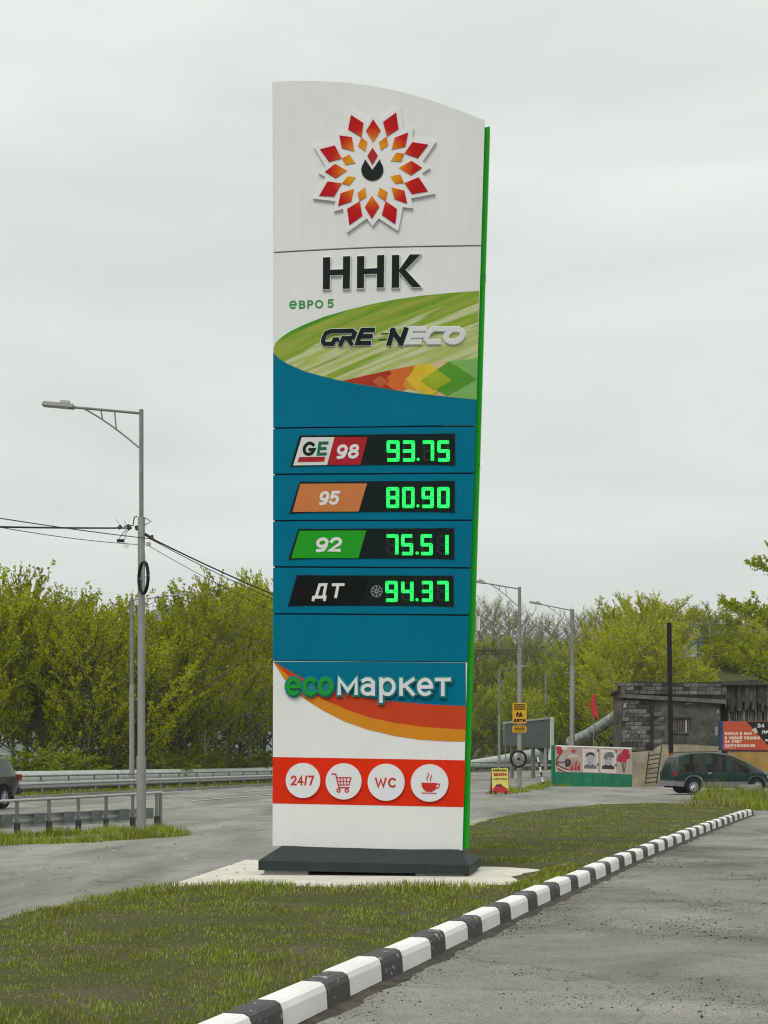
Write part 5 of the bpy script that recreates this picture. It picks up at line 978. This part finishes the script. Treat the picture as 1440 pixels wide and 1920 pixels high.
van = car('green_van', (va.x, va.y, zv + .005), R(9), 'dark green minivan with silver sills parked by the bush', V, fl, VAN_P, (.93, 3.82), .33, dict(fn=van_extra, seats=(1.2, 2.2, 3.0)), GLASSV, M('cladding_silver', (.19, .20, .205), .5, .08, 3))
# dark off-road car on the road
def suv_prof(x):
    zb = 1.16; zr_ = np.interp(x, [0, .1, .3, .6, 1.2, 2.6, 3.0, 3.5, 3.7, 4.7, 4.9], [1.22, 1.40, 1.70, 1.85, 1.90, 1.88, 1.75, 1.35, 1.22, 1.12, .95])
    w = np.interp(x, [0, .2, .5, 4.3, 4.9], [.84, .93, .97, .97, .85]); wr = np.interp(x, [0, .5, 1, 2.8, 3.6, 4.9], [.72, .72, .74, .74, .80, .8]); return min(zb, zr_ - .1), zr_, w, wr
vx = sorted(set([(0, .55), (.12, .5), (.28, .48), (.42, .45), (.58, .45)] + arch_rows(1.12, .5, .45, .42) + [(1.75, .4), (1.85, .4), (2.5, .4), (2.62, .4), (3.0, .4)] + arch_rows(3.95, .5, .42, .42) + [(4.7, .5), (4.9, .55)])); V = rows(vx, suv_prof); fl = {}
for i in range(len(vx) - 1):
    m_ = (vx[i][0] + vx[i + 1][0]) / 2
    if .42 < m_ < 1.2 or 1.2 < m_ < 1.75 or 1.85 < m_ < 2.5 or 2.62 < m_ < 3.3: fl[(i, 3)] = 'side_window'
    if 2.75 < m_ < 3.6:
        for j in (5, 6): fl[(i, j)] = 'windscreen'
    if .05 < m_ < .4:
        for j in (5, 6): fl[(i, j)] = 'rear_window'
def suv_extra(r, ww):
    for s_ in (-1, 1):
        MB().box((.1, s_ * .86, 1.12), (.24, .2, .22)).build('tail_light', M('tail_red', ()), r); MB().tube([(.5, s_ * .66, 1.90), (.6, s_ * .68, 1.96), (2.5, s_ * .68, 1.98), (2.6, s_ * .66, 1.92)], .03, 6).build('roof_rail', M('rail_silver', (.5, .51, .51), .35, metal=.4), r)
        for x in (1.62, 2.5): MB().box((x, s_ * .995, 1.04), (.2, .03, .05)).build('door_handle', M('chrome', ()), r)
        MB().box((2.55, s_ * .99, .47), (1.9, .06, .06)).build('side_trim', M('chrome', ()), r); MB().box((4.7, s_ * .68, .98), (.3, .35, .2)).build('headlight', M('headlight', ()), r)
        for x in (1.80, 2.56): MB().box((x, s_ * .982, .82), (.012, .02, .6)).build('door_gap', P_CORE, r)
    MB().box((0, 0, .62), (.16, 1.75, .26)).build('rear_bumper', M('suv_black', (.02, .022, .022), .3, .05, 2, spec=.5, coat=.3), r); MB().box((4.9, 0, .66), (.16, 1.7, .3)).build('front_bumper', M('suv_black', ()), r)
va = W(-2, 1512, 51.5)
suv = car('dark_suv', (va.x, va.y, gz(va.x, va.y)), math.atan2(-.98, -.30) , 'black off-road car with silver roof rails driving along the road', V, fl, M('suv_black', (.02, .022, .022), .3, .05, 2, spec=.5, coat=.3), (1.12, 3.95), .41, dict(fn=suv_extra, seats=(1.9, 2.7)), GLASST, tw=.27)

# ================================================================== TREES
def unit(a): return a / np.maximum(np.linalg.norm(a, axis=-1, keepdims=True), 1e-9)
def np_mesh(name, V_, F_, mat, smooth=False):
    me = bpy.data.meshes.new(name); V_ = np.asarray(V_, dtype=np.float32); F_ = np.asarray(F_, dtype=np.int32); k = F_.shape[1]
    me.vertices.add(len(V_)); me.vertices.foreach_set('co', V_.ravel()); me.loops.add(F_.size); me.loops.foreach_set('vertex_index', F_.ravel())
    me.polygons.add(len(F_)); me.polygons.foreach_set('loop_start', np.arange(len(F_), dtype=np.int32) * k); me.polygons.foreach_set('loop_total', np.full(len(F_), k, dtype=np.int32))
    me.update(calc_edges=True); me.materials.append(mat); return me
def leaves(P, D, L, Wd, rng):
    n = len(P); S_ = unit(np.cross(D, unit(rng.normal(size=(n, 3))))); L = L[:, None]; Wd = Wd[:, None]
    V_ = np.stack([P, P + D * L * .5 + S_ * Wd * .5, P + D * L, P + D * L * .5 - S_ * Wd * .5], 1).reshape(-1, 3); return V_, np.arange(4 * n).reshape(n, 4)
def tree_parts(seed, H, Rr, nl, ns, nlf, leaf=.17, base=.12, up=1.0, rnd_=.45, twig=(.7, 1.7), prof=lambda q: math.sin(math.pi * min(1, q * .82 + .16)) ** .7, rise=(.16, .30), shoots=14, trunk_r=.16, droop=0):
    rng = np.random.default_rng(seed); rn = random.Random(seed); wood = MB(); TB, TD, TL = [], [], []
    bend = [Vector((0, 0, 0))]
    for k in range(1, 9): bend.append(bend[-1] + Vector((rn.uniform(-.12, .12), rn.uniform(-.12, .12), H * .9 / 8)))
    bend[0].z = -.3; wood.tube(bend, [trunk_r * (1 - .11 * k) for k in range(9)], 7)
    def tp(z):
        q = max(0, min(7.999, z / (H * .9) * 8)); i = int(q); return bend[i].lerp(bend[i + 1], q - i)
    for i in range(nl):
        q = base + (.86 - base) * ((i + rn.random()) / nl); z0 = H * q; a = i * 2.39996 + rn.uniform(-.4, .4); r = Rr * prof((q - base) / (1 - base)) * rn.uniform(.7, 1.12); o = Vector((math.cos(a), math.sin(a), 0)); rs = H * rn.uniform(*rise) * (1.15 - q * .5); st = tp(z0)
        pts = [st + o * r * (1 - (1 - t_) ** 1.5) + Vector((rn.uniform(-.1, .1), rn.uniform(-.1, .1), rs * t_ ** 1.35 - droop * r * t_ * t_)) for t_ in (0, .2, .4, .6, .8, 1)]
        wood.tube(pts, [trunk_r * .42 * (1 - q * .5) * (1 - .16 * k) + .008 for k in range(6)], 5, False)
        for k in range(ns):
            t_ = .22 + .78 * (k + rn.random()) / ns; f = t_ * 5; j = min(4, int(f)); b = pts[j].lerp(pts[j + 1], f - j); d_ = o * .55 * rn.uniform(.3, 1.3) + Vector((rn.gauss(0, rnd_), rn.gauss(0, rnd_), up * rn.uniform(.5, 1.2)))
            TB.append(b); TD.append(d_.normalized()); TL.append(rn.uniform(*twig) * (1.1 - .25 * t_))
    for k in range(shoots):
        a = rn.uniform(0, 6.283); r = Rr * .45 * math.sqrt(rn.random()); TB.append(tp(H * .82) + Vector((math.cos(a) * r, math.sin(a) * r, -r * .5))); TD.append(Vector((math.cos(a) * .18, math.sin(a) * .18, 1)).normalized()); TL.append(H * rn.uniform(.12, .22))
    TB, TD, TL = np.array(TB), np.array(TD), np.array(TL); m = len(TB)
    # twigs: one thin upright blade each
    e = unit(np.cross(TD, unit(rng.normal(size=(m, 3))))) * .016; E_ = TB + TD * TL[:, None]; base_i = len(wood.v)
    tv = np.stack([TB - e, TB + e, E_ + e * .3, E_ - e * .3], 1).reshape(-1, 3); wood.add(tv.tolist(), np.arange(4 * m).reshape(m, 4).tolist())
    if nlf:
        T_ = rng.uniform(.08, 1.05, (m, nlf)); P = TB[:, None] + TD[:, None] * (TL[:, None] * T_)[..., None] + rng.normal(size=(m, nlf, 3)) * .05
        D = unit(TD[:, None] * .75 + rng.normal(size=(m, nlf, 3)) * .65 + np.array([0, 0, .15])); n = m * nlf; sz = rng.uniform(.65, 1.25, n) * leaf
        LV, LF = leaves(P.reshape(-1, 3), D.reshape(-1, 3), sz, sz * .72, rng)
    else: LV, LF = np.zeros((0, 3)), np.zeros((0, 4), int)
    return wood, LV, LF
KINDS = {}
def make_kind(key, wood_mat, leaf_mat_, H, **kw):
    w_, lv, lf = tree_parts(H=H, **kw); me = bpy.data.meshes.new('trunk'); me.from_pydata(w_.v, [], w_.f); me.update(); me.materials.append(wood_mat); me.polygons.foreach_set('use_smooth', [True] * len(me.polygons))
    top = max(max(p[2] for p in w_.v), float(lv[:, 2].max()) if len(lv) else 0); KINDS[key] = (me, np_mesh('crown', lv, lf, leaf_mat_) if len(lv) else None, top)
for k in range(4): make_kind('poplar%d' % k, (MAT_BARK, MAT_BARKP)[k % 2], MAT_LEAF, 12, seed=20 + k, Rr=3.9 + .3 * (k % 2), nl=44, ns=14, nlf=24, leaf=(.165, .19, .15, .18)[k], base=(.14, .18, .10, .16)[k], up=(1.2, 1.6, .95, 1.4)[k], trunk_r=.17, shoots=22)
make_kind('willow0', MAT_BARKP, MAT_LEAF2, 11, seed=40, Rr=4.3, nl=50, ns=14, nlf=24, leaf=.17, base=.10, up=.55, rnd_=.6, trunk_r=.15)
make_kind('dark0', MAT_BARK, MAT_LEAF4, 12, seed=44, Rr=4.4, nl=46, ns=13, nlf=22, leaf=.2, base=.06, trunk_r=.17)
make_kind('bare0', MAT_TWIG, MAT_LEAF4, 12, seed=50, Rr=4.2, nl=60, ns=24, nlf=2, leaf=.11, base=.2, up=.8, rnd_=.5, twig=(.6, 1.5), trunk_r=.16)
make_kind('bare1', MAT_TWIG, MAT_LEAF3, 12, seed=51, Rr=3.8, nl=55, ns=20, nlf=7, leaf=.13, base=.2, up=.9, rnd_=.45, twig=(.7, 1.6), trunk_r=.16)
make_kind('shrub0', MAT_BARK, MAT_LEAF4, 3.2, seed=60, Rr=2.2, nl=22, ns=12, nlf=16, leaf=.14, base=.03, up=.7, rnd_=.6, twig=(.4, .9), shoots=6, trunk_r=.05)
make_kind('shrub1', MAT_BARK, MAT_LEAF, 3.2, seed=61, Rr=2.0, nl=22, ns=12, nlf=16, leaf=.14, base=.03, up=.9, rnd_=.5, twig=(.4, 1.0), shoots=8, trunk_r=.05)
make_kind('roadside0', MAT_BARK, MAT_LEAF3, 9.6, seed=72, Rr=4.6, nl=44, ns=17, nlf=40, leaf=.12, base=.30, up=.6, rnd_=.6, twig=(.4, 1.0), rise=(.06, .24), shoots=10, trunk_r=.17, prof=lambda q: math.sin(math.pi * min(1, q * .8 + .2)) ** .5)
def tree(key, pos, scale, rz, name, label, cat, group, wide=1.0):
    me, cr_, top = KINDS[key]; t_ = empty(name, pos, rz, label, cat, group); t_.scale = (scale * wide, scale * wide, scale)
    link(bpy.data.objects.new('trunk', me), t_)
    if cr_: link(bpy.data.objects.new('crown', cr_), t_)
    return t_
def tree_px(key, px, d_, top_y, name, label, group, wide=1.0, cat='tree'):
    X = (px - CX) / F * d_; z = gz(X, d_); zt_ = EYE - (top_y - HY) / F * d_; s_ = max(.25, (zt_ - z) / KINDS[key][2]); return tree(key, (X, d_, z - .05), s_, random.uniform(0, 6.28), name, label, cat, group, wide * min(1.6, max(.8, 1 / s_)))
random.seed(11)
def dbar(px):
    for (x, y), (x2, y2) in zip(BARS, BARS[1:]):
        if y > 20 and CX + F * x2 / y2 > px: return y2
    return 150
LP, LB_ = 'tall yellow-green poplar between the coil lamp and the price sign', 'poplars between the coil lamp and the price sign'
LP1, LP2, LP3 = 'tall yellow-green poplar with long shoots behind the dark off-road car', 'yellow-green poplar between the off-road car and the coil lamp', 'lower yellow-green poplar behind the coil lamp, under the far mountain'
for i, (px, d_, ty) in enumerate(((-25, 91, 1060), (22, 95, 1045), (78, 93, 1085), (128, 97, 1098), (172, 92, 1118), (212, 97, 1098), (258, 94, 1168), (300, 99, 1160), (338, 95, 1112), (382, 92, 1078), (428, 96, 1062), (470, 93, 1070), (512, 98, 1060), (556, 96, 1075))):
    tree_px('poplar%d' % (i % 4), px, max(d_, dbar(px) + 14 + d_ - 92), ty, 'poplar_tree', *((LP1, 'poplars above the suv') if px < 60 else (LP2, 'poplars between the suv and the coil lamp') if px < 230 else (LP3, 'poplars under the far mountain') if px < 310 else (LP, LB_)), 1.0)
for i, (px, d_, ty) in enumerate(((-10, 118, 1085), (50, 122, 1085), (105, 117, 1105), (150, 124, 1125), (195, 119, 1120), (240, 123, 1165), (285, 118, 1170), (325, 121, 1128), (365, 119, 1105), (405, 122, 1082), (450, 118, 1075), (495, 123, 1078), (540, 120, 1085))):
    tree_px('dark0' if i % 3 else 'poplar%d' % (i % 4), px, max(d_, dbar(px) + 38 + d_ - 118), ty, 'dense_tree', 'darker dense tree standing deep in the wood behind the poplars', 'trees deep in the wood', 1.1)
for i in range(14):
    px = -20 + i * 42 + random.uniform(-8, 8); tree_px('shrub0', px, dbar(px) + random.uniform(13, 26), random.uniform(1380, 1418), 'shrub', 'low leafy shrub growing between the poplar trunks behind the pipeline', 'shrubs under the poplars', 1.3, 'shrub')
# wooded hill beyond the bend
for row, (d_, tops, kinds, n) in enumerate(((203, (1275, 1300), ('dark0', 'poplar1', 'poplar2'), 10), (232, (1218, 1245), ('poplar0', 'dark0', 'poplar3'), 10), (262, (1178, 1200), ('poplar1', 'dark0', 'bare1'), 10), (292, (1118, 1150), ('bare0', 'bare1', 'bare0'), 9))):
    for i in range(n):
        px = 878 + (i + .5 * (row % 2)) * 268 / n + random.uniform(-6, 6); k = kinds[i % 3]; ty = random.uniform(*tops)
        if row == 3: ty = np.interp(px, [880, 930, 985, 1000, 1060, 1110, 1140], [1118, 1108, 1125, 1150, 1130, 1135, 1125])
        nm, lb, gp = ((('bare_tree', 'grey brown tree still bare on the hill crest above the children sign lamp', 'bare trees above the children sign lamp') if px < 1000 else ('bare_tree', 'grey brown tree still bare on the hill crest above the memorial banner', 'bare trees above the memorial banner')) if k.startswith('bare') else (('hill_tree', 'green tree on the wooded hill behind the children sign lamp', 'hill trees behind the children sign lamp') if px < 1000 else ('hill_tree', 'green tree on the wooded hill behind the memorial banner', 'hill trees behind the memorial banner')))
        tree_px(k, px, d_ + random.uniform(-6, 6), ty, nm, lb, gp, 1.0)
# trees behind the ruin and on the bank
for px, d_, ty, lb in ((1208, 103, 1118, 'broad yellow-green willow rising highest behind the ruined building'), (1240, 104, 1195, 'yellow-green willow between the tall black pipe and the tank'), (1160, 106, 1175, 'smaller yellow-green willow behind the brick corner of the ruin')):
    tree_px('willow0', px, d_, ty, 'willow_tree', lb, 'willows behind the ruin', 1.0 if px == 1208 else .75)
for px, d_, ty, k in ((1140, 126, 1145, 'poplar2'), (1172, 134, 1112, 'poplar0'), (1205, 140, 1105, 'poplar1'), (1240, 136, 1112, 'poplar3'), (1272, 143, 1128, 'bare1'), (1120, 130, 1215, 'dark0'), (1090, 138, 1260, 'dark0'), (1130, 132, 1270, 'poplar1')):
    tree_px(k, px, d_, ty, 'slope_tree', 'green tree on the bank rising behind the yellow-green willows', 'trees on the bank behind the willows', 1.0)
for px, d_, ty, k in ((1335, 165, 1128, 'poplar1'), (1356, 170, 1140, 'poplar0'), (1318, 172, 1160, 'poplar2'), (1390, 168, 1160, 'bare1'), (1425, 160, 1118, 'poplar3'), (1445, 150, 1150, 'willow0'), (1375, 158, 1185, 'dark0'), (1408, 150, 1190, 'dark0'), (1350, 156, 1200, 'dark0'), (1435, 140, 1200, 'poplar0')):
    tree_px(k, px, d_, ty, 'hilltop_tree', 'green tree on the hilltop behind the double armed lamp', 'trees on the hilltop by the lamp', 1.1)
for i in range(16):
    px = 1180 + i * 18 + random.uniform(-6, 6); d_ = random.uniform(100, 124); X = (px - CX) / F * d_; tree('shrub%d' % (i % 2), (X, d_, gz(X, d_) - .1), random.uniform(.4, .75), random.uniform(0, 6), 'shrub', 'small shrub on the grassy bank above the ruin roof', 'shrub', 'shrubs on the grassy bank', 1.3)
tree('roadside0', (16.6, 46.5, gz(16.6, 46.5)), 1.0, R(200), 'roadside_tree', 'leafy tree with dark branches hanging over beside the van and forecourt', 'tree', None)

# ================================================================== GRASS, WEEDS, GRAVEL
def inside(poly, X, Y):
    r = np.zeros(len(X), bool); n = len(poly)
    for i in range(n):
        (x0, y0), (x1, y1) = poly[i], poly[(i + 1) % n]; c = ((y0 > Y) != (y1 > Y)) & (X < (x1 - x0) * (Y - y0) / (y1 - y0 + 1e-12) + x0); r ^= c
    return r
def blades(name, P, Hh_, Wd, mat, rng, lean=.45):
    n = len(P); az = rng.uniform(0, 2 * math.pi, n); ld = np.stack([np.cos(az), np.sin(az), np.zeros(n)], 1); ln_ = (rng.uniform(.1, 1, n) * lean * Hh_)[:, None]
    sd_ = np.stack([-np.sin(az + rng.normal(0, .6, n)), np.cos(az), np.zeros(n)], 1) * Wd[:, None] * .5; up_ = np.array([0, 0, 1.0])
    m1 = P + up_ * (Hh_ * .55)[:, None] + ld * ln_ * .35; m2 = P + up_ * (Hh_ * .96)[:, None] + ld * ln_
    V_ = np.stack([P - sd_, P + sd_, m1 + sd_ * .75, m1 - sd_ * .75, m2 + sd_ * .12, m2 - sd_ * .12], 1).reshape(-1, 3); b = np.arange(n)[:, None] * 6
    F_ = np.concatenate([b + np.array([[0, 1, 2, 3]]), b + np.array([[3, 2, 4, 5]])]); o = link(bpy.data.objects.new(name, np_mesh(name, V_, F_, mat))); o['kind'] = 'stuff'; return o
def nz(X, Y, sc_, oz=0): return np.array([mnoise.noise((x * sc_, y * sc_, oz)) for x, y in zip(X, Y)])
def lawn_pts(poly, n, rng, power=1.6, ref=9.0, dmin=5.5):
    xs = [p[0] for p in poly]; ys_ = [p[1] for p in poly]; X = rng.uniform(min(xs), max(xs), n); Y = rng.uniform(max(dmin, min(ys_)), max(ys_), n)
    k = inside(poly, X, Y) & (rng.uniform(size=n) < np.minimum(1, (ref / Y) ** power)) & (np.abs(X / Y) < .33); return X[k], Y[k]
rng = np.random.default_rng(3)
LE = [(x - (.06 if y > 7 else 0), y) for x, y in LAWN]
X, Y = lawn_pts(LE, 1250000, rng)
pin = np.array([pad_in(x, y) for x, y in zip(X, Y)]); k = pin < -.05; X, Y, pin = X[k], Y[k], pin[k]
n1 = nz(X, Y, .9); n2 = nz(X, Y, 3.1, 5); n3 = nz(X, Y, 8.0, 9); bare = (n1 * .6 + n2 * .5 + n3 * .2)
k = (rng.uniform(size=len(X)) < np.clip(1.0 + bare * 1.5, .6, 1)); X, Y, bare, n2, pin, n1 = X[k], Y[k], bare[k], n2[k], pin[k], n1[k]
Z = np.array([gz(x, y) + lawn_dz(x, y) - .012 for x, y in zip(X, Y)])
tall = np.clip(1 - np.abs(pin + .55) / .9, 0, 1) * (Y < 17)          # the longer fringe before the slab
edge = np.array([kerb_x(y) - x for x, y in zip(X, Y)]); hgt = (.020 + .040 * np.clip(bare + .3, 0, 1.2) + .05 * tall) * rng.uniform(.55, 1.35, len(X)) * np.where(Y > 19, .85, 1)
wd = .0055 * np.maximum(1, Y / 8.5) ** .9; P = np.stack([X, Y, Z], 1); dry = rng.uniform(size=len(X)) < np.clip(.22 - bare * 1.1 + .2 * (Y > 20), .04, .9)
blades('lawn_grass', P[~dry], hgt[~dry], wd[~dry], MAT_GRASS, rng); blades('dry_lawn_grass', P[dry], hgt[dry] * .85, wd[dry], MAT_GRASSD, rng, .9)
print('BLADES', len(P))
def tuft_patch(name, spots, mat, rng, hmin, hmax, per, w):
    Ps, Hs = [], []
    for x, y, r, hs in spots:
        n = int(per * r * r); a = rng.uniform(0, 6.283, n); q = np.sqrt(rng.uniform(size=n)) * r; xx = x + q * np.cos(a); yy = y + q * np.sin(a); Ps.append(np.stack([xx, yy, [gz(i, j) - .02 for i, j in zip(xx, yy)]], 1)); Hs.append(rng.uniform(hmin, hmax, n) * hs * (1.15 - .6 * (q / r) ** 2))
    P_ = np.concatenate(Ps); H_ = np.concatenate(Hs); blades(name, P_, H_, np.full(len(P_), w), mat, rng, .55)
def band(p, q, n, r, hs, jit): return [(*(Vector(G(*p).xy).lerp(Vector(G(*q).xy), i / (n - 1)) + Vector((random.gauss(0, jit), random.gauss(0, jit)))), r * random.uniform(.7, 1.3), hs * random.uniform(.7, 1.3)) for i in range(n)]
tuft_patch('roadside_grass', band((-30, 1583), (330, 1566), 46, .32, .75, .22) + band((-30, 1572), (300, 1556), 40, .3, .9, .2) + band((235, 1566), (330, 1568), 14, .38, 1.1, .16), MAT_GRASS, rng, .08, .26, 900, .014)
tuft_patch('lamp_foot_weeds', band((930, 1488), (1035, 1473), 18, .5, .7, .35) + band((1035, 1470), (1120, 1464), 14, .6, 1.0, .4), MAT_GRASS, rng, .1, .36, 420, .03)
tuft_patch('tall_grass_clump', band((1338, 1514), (1450, 1517), 16, .7, .75, .35) + band((1345, 1506), (1450, 1503), 14, .75, 1.0, .4) + band((1332, 1500), (1352, 1498), 5, .5, 1.55, .2), MAT_GRASS, rng, .12, .55, 520, .022)
tuft_patch('dry_grass_clump', band((1315, 1516), (1450, 1512), 20, .6, .8, .35), MAT_GRASSD, rng, .12, .5, 240, .022)
tuft_patch('verge_grass', [(x, y, .9, 1) for x, y, _ in along([(x, y) for x, y in BARS if 45 < y < 140], 1.1, -.9)], MAT_GRASS, rng, .1, .4, 170, .035)
# old concrete lumps in the clump
for i, (px, py, r_, h_, lb) in enumerate(((1363, 1497, .38, .32, 'rounded grey concrete lump sunk in the tall grass before the van'), (1408, 1487, .45, .5, 'squat grey concrete ring standing in the grass by the van nose'))):
    g_ = G(px, py + 8); rn = random.Random(i); pr_ = [(r_ * .95, 0), (r_, h_ * .5), (r_ * .98, h_ * .85), (r_ * .8, h_)] + ([(r_ * .3, h_ * 1.08)] if i == 0 else [(r_ * .75, h_ * .7)]); m_ = MB(); nn = 18; vs = []
    for r2, z2 in pr_: vs += [(r2 * math.cos(2 * math.pi * k / nn) * (1 + rn.uniform(-.03, .03)), r2 * math.sin(2 * math.pi * k / nn), z2) for k in range(nn)]
    m_.add(vs, [(a * nn + k, a * nn + (k + 1) % nn, (a + 1) * nn + (k + 1) % nn, (a + 1) * nn + k) for a in range(len(pr_) - 1) for k in range(nn)] + [tuple((len(pr_) - 1) * nn + k for k in range(nn))]); o = m_.build('concrete_lump', M('lump_concrete', (.20, .20, .175), .95, .3, 4, .4, 12), None, True, 50); o.location = g_; tag(o, lb, 'concrete block')
# gravel on the forecourt
OCT = np.array([(1, 0, 0), (0, 1, 0), (-1, 0, 0), (0, -1, 0), (0, 0, 1), (0, 0, -1)], float); OF = np.array([(0, 1, 4), (1, 2, 4), (2, 3, 4), (3, 0, 4), (1, 0, 5), (2, 1, 5), (3, 2, 5), (0, 3, 5)])
def stones(name, X, Y, S_, mat, z0=.006):
    n = len(X); V_ = OCT[None] * (S_[:, None] * rng.uniform(.6, 1.4, (n, 3)))[:, None] * (1 + rng.uniform(-.3, .3, (n, 6, 3))); a = rng.uniform(0, 6.28, n); c_, s_ = np.cos(a)[:, None], np.sin(a)[:, None]; x = V_[..., 0] * c_ - V_[..., 1] * s_; y = V_[..., 0] * s_ + V_[..., 1] * c_
    V_ = np.stack([x + X[:, None], y + Y[:, None], V_[..., 2] * .7 + z0 + (S_ * .3)[:, None]], -1).reshape(-1, 3); o = link(bpy.data.objects.new(name, np_mesh(name, V_, (np.arange(n)[:, None, None] * 6 + OF).reshape(-1, 3), mat))); o['kind'] = 'stuff'; return o
n = 520000; Y = rng.uniform(6.5, 30, n); X = rng.uniform(-1, 8, n); kx = np.array([kerb_x(y) for y in Y]); cl_ = nz(X, Y, .55, 3) + .5 * nz(X, Y, 1.7, 8)
near = np.exp(-np.maximum(0, X - kx - .06) / .12); k = (X > kx + .03) & (X < .32 * Y) & (rng.uniform(size=n) < np.clip(.04 + cl_ * .9, 0, 1) ** 1.3 + near * .8)
stones('gravel', X[k], Y[k], rng.gamma(1.3, .0016, k.sum()) + .0013, M('gravel_stone', (.075, .072, .064), .95, .4, 9))
n = 2600; Y = rng.uniform(13, 30, n); X = rng.uniform(-7, -1, n); k = (X / Y > -.3) & (np.array([LAWN[3][0] + (y - 12) * .33 for y in Y]) - .3 > X) & (rng.uniform(size=n) < np.clip(nz(X, Y, .6, 2) + .1, 0, 1)); stones('road_gravel', X[k], Y[k], rng.gamma(2, .003, k.sum()) + .003, M('gravel_pale', (.26, .25, .22), .95, .4, 9), -.0)
n = 60; gp_ = [G(random.uniform(0, 480), random.uniform(1590, 1660)) for _ in range(26)]; lt = MB()
for g_ in gp_: lt.box((g_.x, g_.y, g_.z + .01), (random.uniform(.02, .07), random.uniform(.01, .03), .012), random.uniform(0, 3))
lt.build('litter', M('litter_pale', (.5, .49, .45), .9))['kind'] = 'stuff'
# dirt washed against the kerb
dm = MB(); vs = []
for i, y in enumerate(np.arange(6, 36, .12)): w_ = .10 + .07 * mnoise.noise((y * 2.1, 0, 3)) + .05 * mnoise.noise((y * 7, 1, 3)); x0 = kerb_x(y) + .025; vs += [(x0, y, .024), (x0 + max(.02, w_) * .5, y, .016), (x0 + max(.02, w_), y - .03, .0075)]
dm.add(vs, [f for i in range(len(vs) // 3 - 1) for f in ((3 * i, 3 * i + 1, 3 * i + 4, 3 * i + 3), (3 * i + 1, 3 * i + 2, 3 * i + 5, 3 * i + 4))]); dm.build('kerb_dirt', soil_mat('kerb_dirt_soil', [(.055, .052, .045), (.085, .08, .068), (.12, .11, .09)], 4), None, True)['kind'] = 'stuff'
# ================================================================== FAR MOUNTAIN AND HAZE
mm = MB(); nx_, ny_ = 40, 14; vs = []
for j in range(ny_):
    for i in range(nx_):
        x = -560 + i * 16; y = 1400 + j * 22; cx = x / 1500 * F + CX; pk = np.interp(cx, [-260, 60, 200, 262, 292, 330, 350, 420, 560], [.0, .45, .8, .93, .97, 1.0, .93, .78, .2]); cr2 = math.exp(-((j - 6) / 3.2) ** 2); vs.append((x, y, -6 + 182 * pk * cr2 * (1 + .07 * mnoise.noise((x * .03, y * .03, 1)))))
mm.add(vs, [(j * nx_ + i, j * nx_ + i + 1, (j + 1) * nx_ + i + 1, (j + 1) * nx_ + i) for j in range(ny_ - 1) for i in range(nx_ - 1)]); mm.build('mountain', M('mountain_rock', (.07, .085, .075), .95, .3, .02), None, True)['kind'] = 'structure'
hz = MB().box((0, 0, 97), (3840, 3840, 206)); hm = bpy.data.materials.new('air_haze'); hm.use_nodes = True; t = hm.node_tree; t.nodes.clear(); mo = N(t, 'ShaderNodeOutputMaterial'); pv_ = N(t, 'ShaderNodeVolumePrincipled'); pv_.inputs['Color'].default_value = (.93, .96, 1, 1); pv_.inputs['Density'].default_value = .00018; pv_.inputs['Anisotropy'].default_value = .0; t.links.new(pv_.outputs[0], mo.inputs['Volume'])
hz.build('haze', hm)['kind'] = 'stuff'
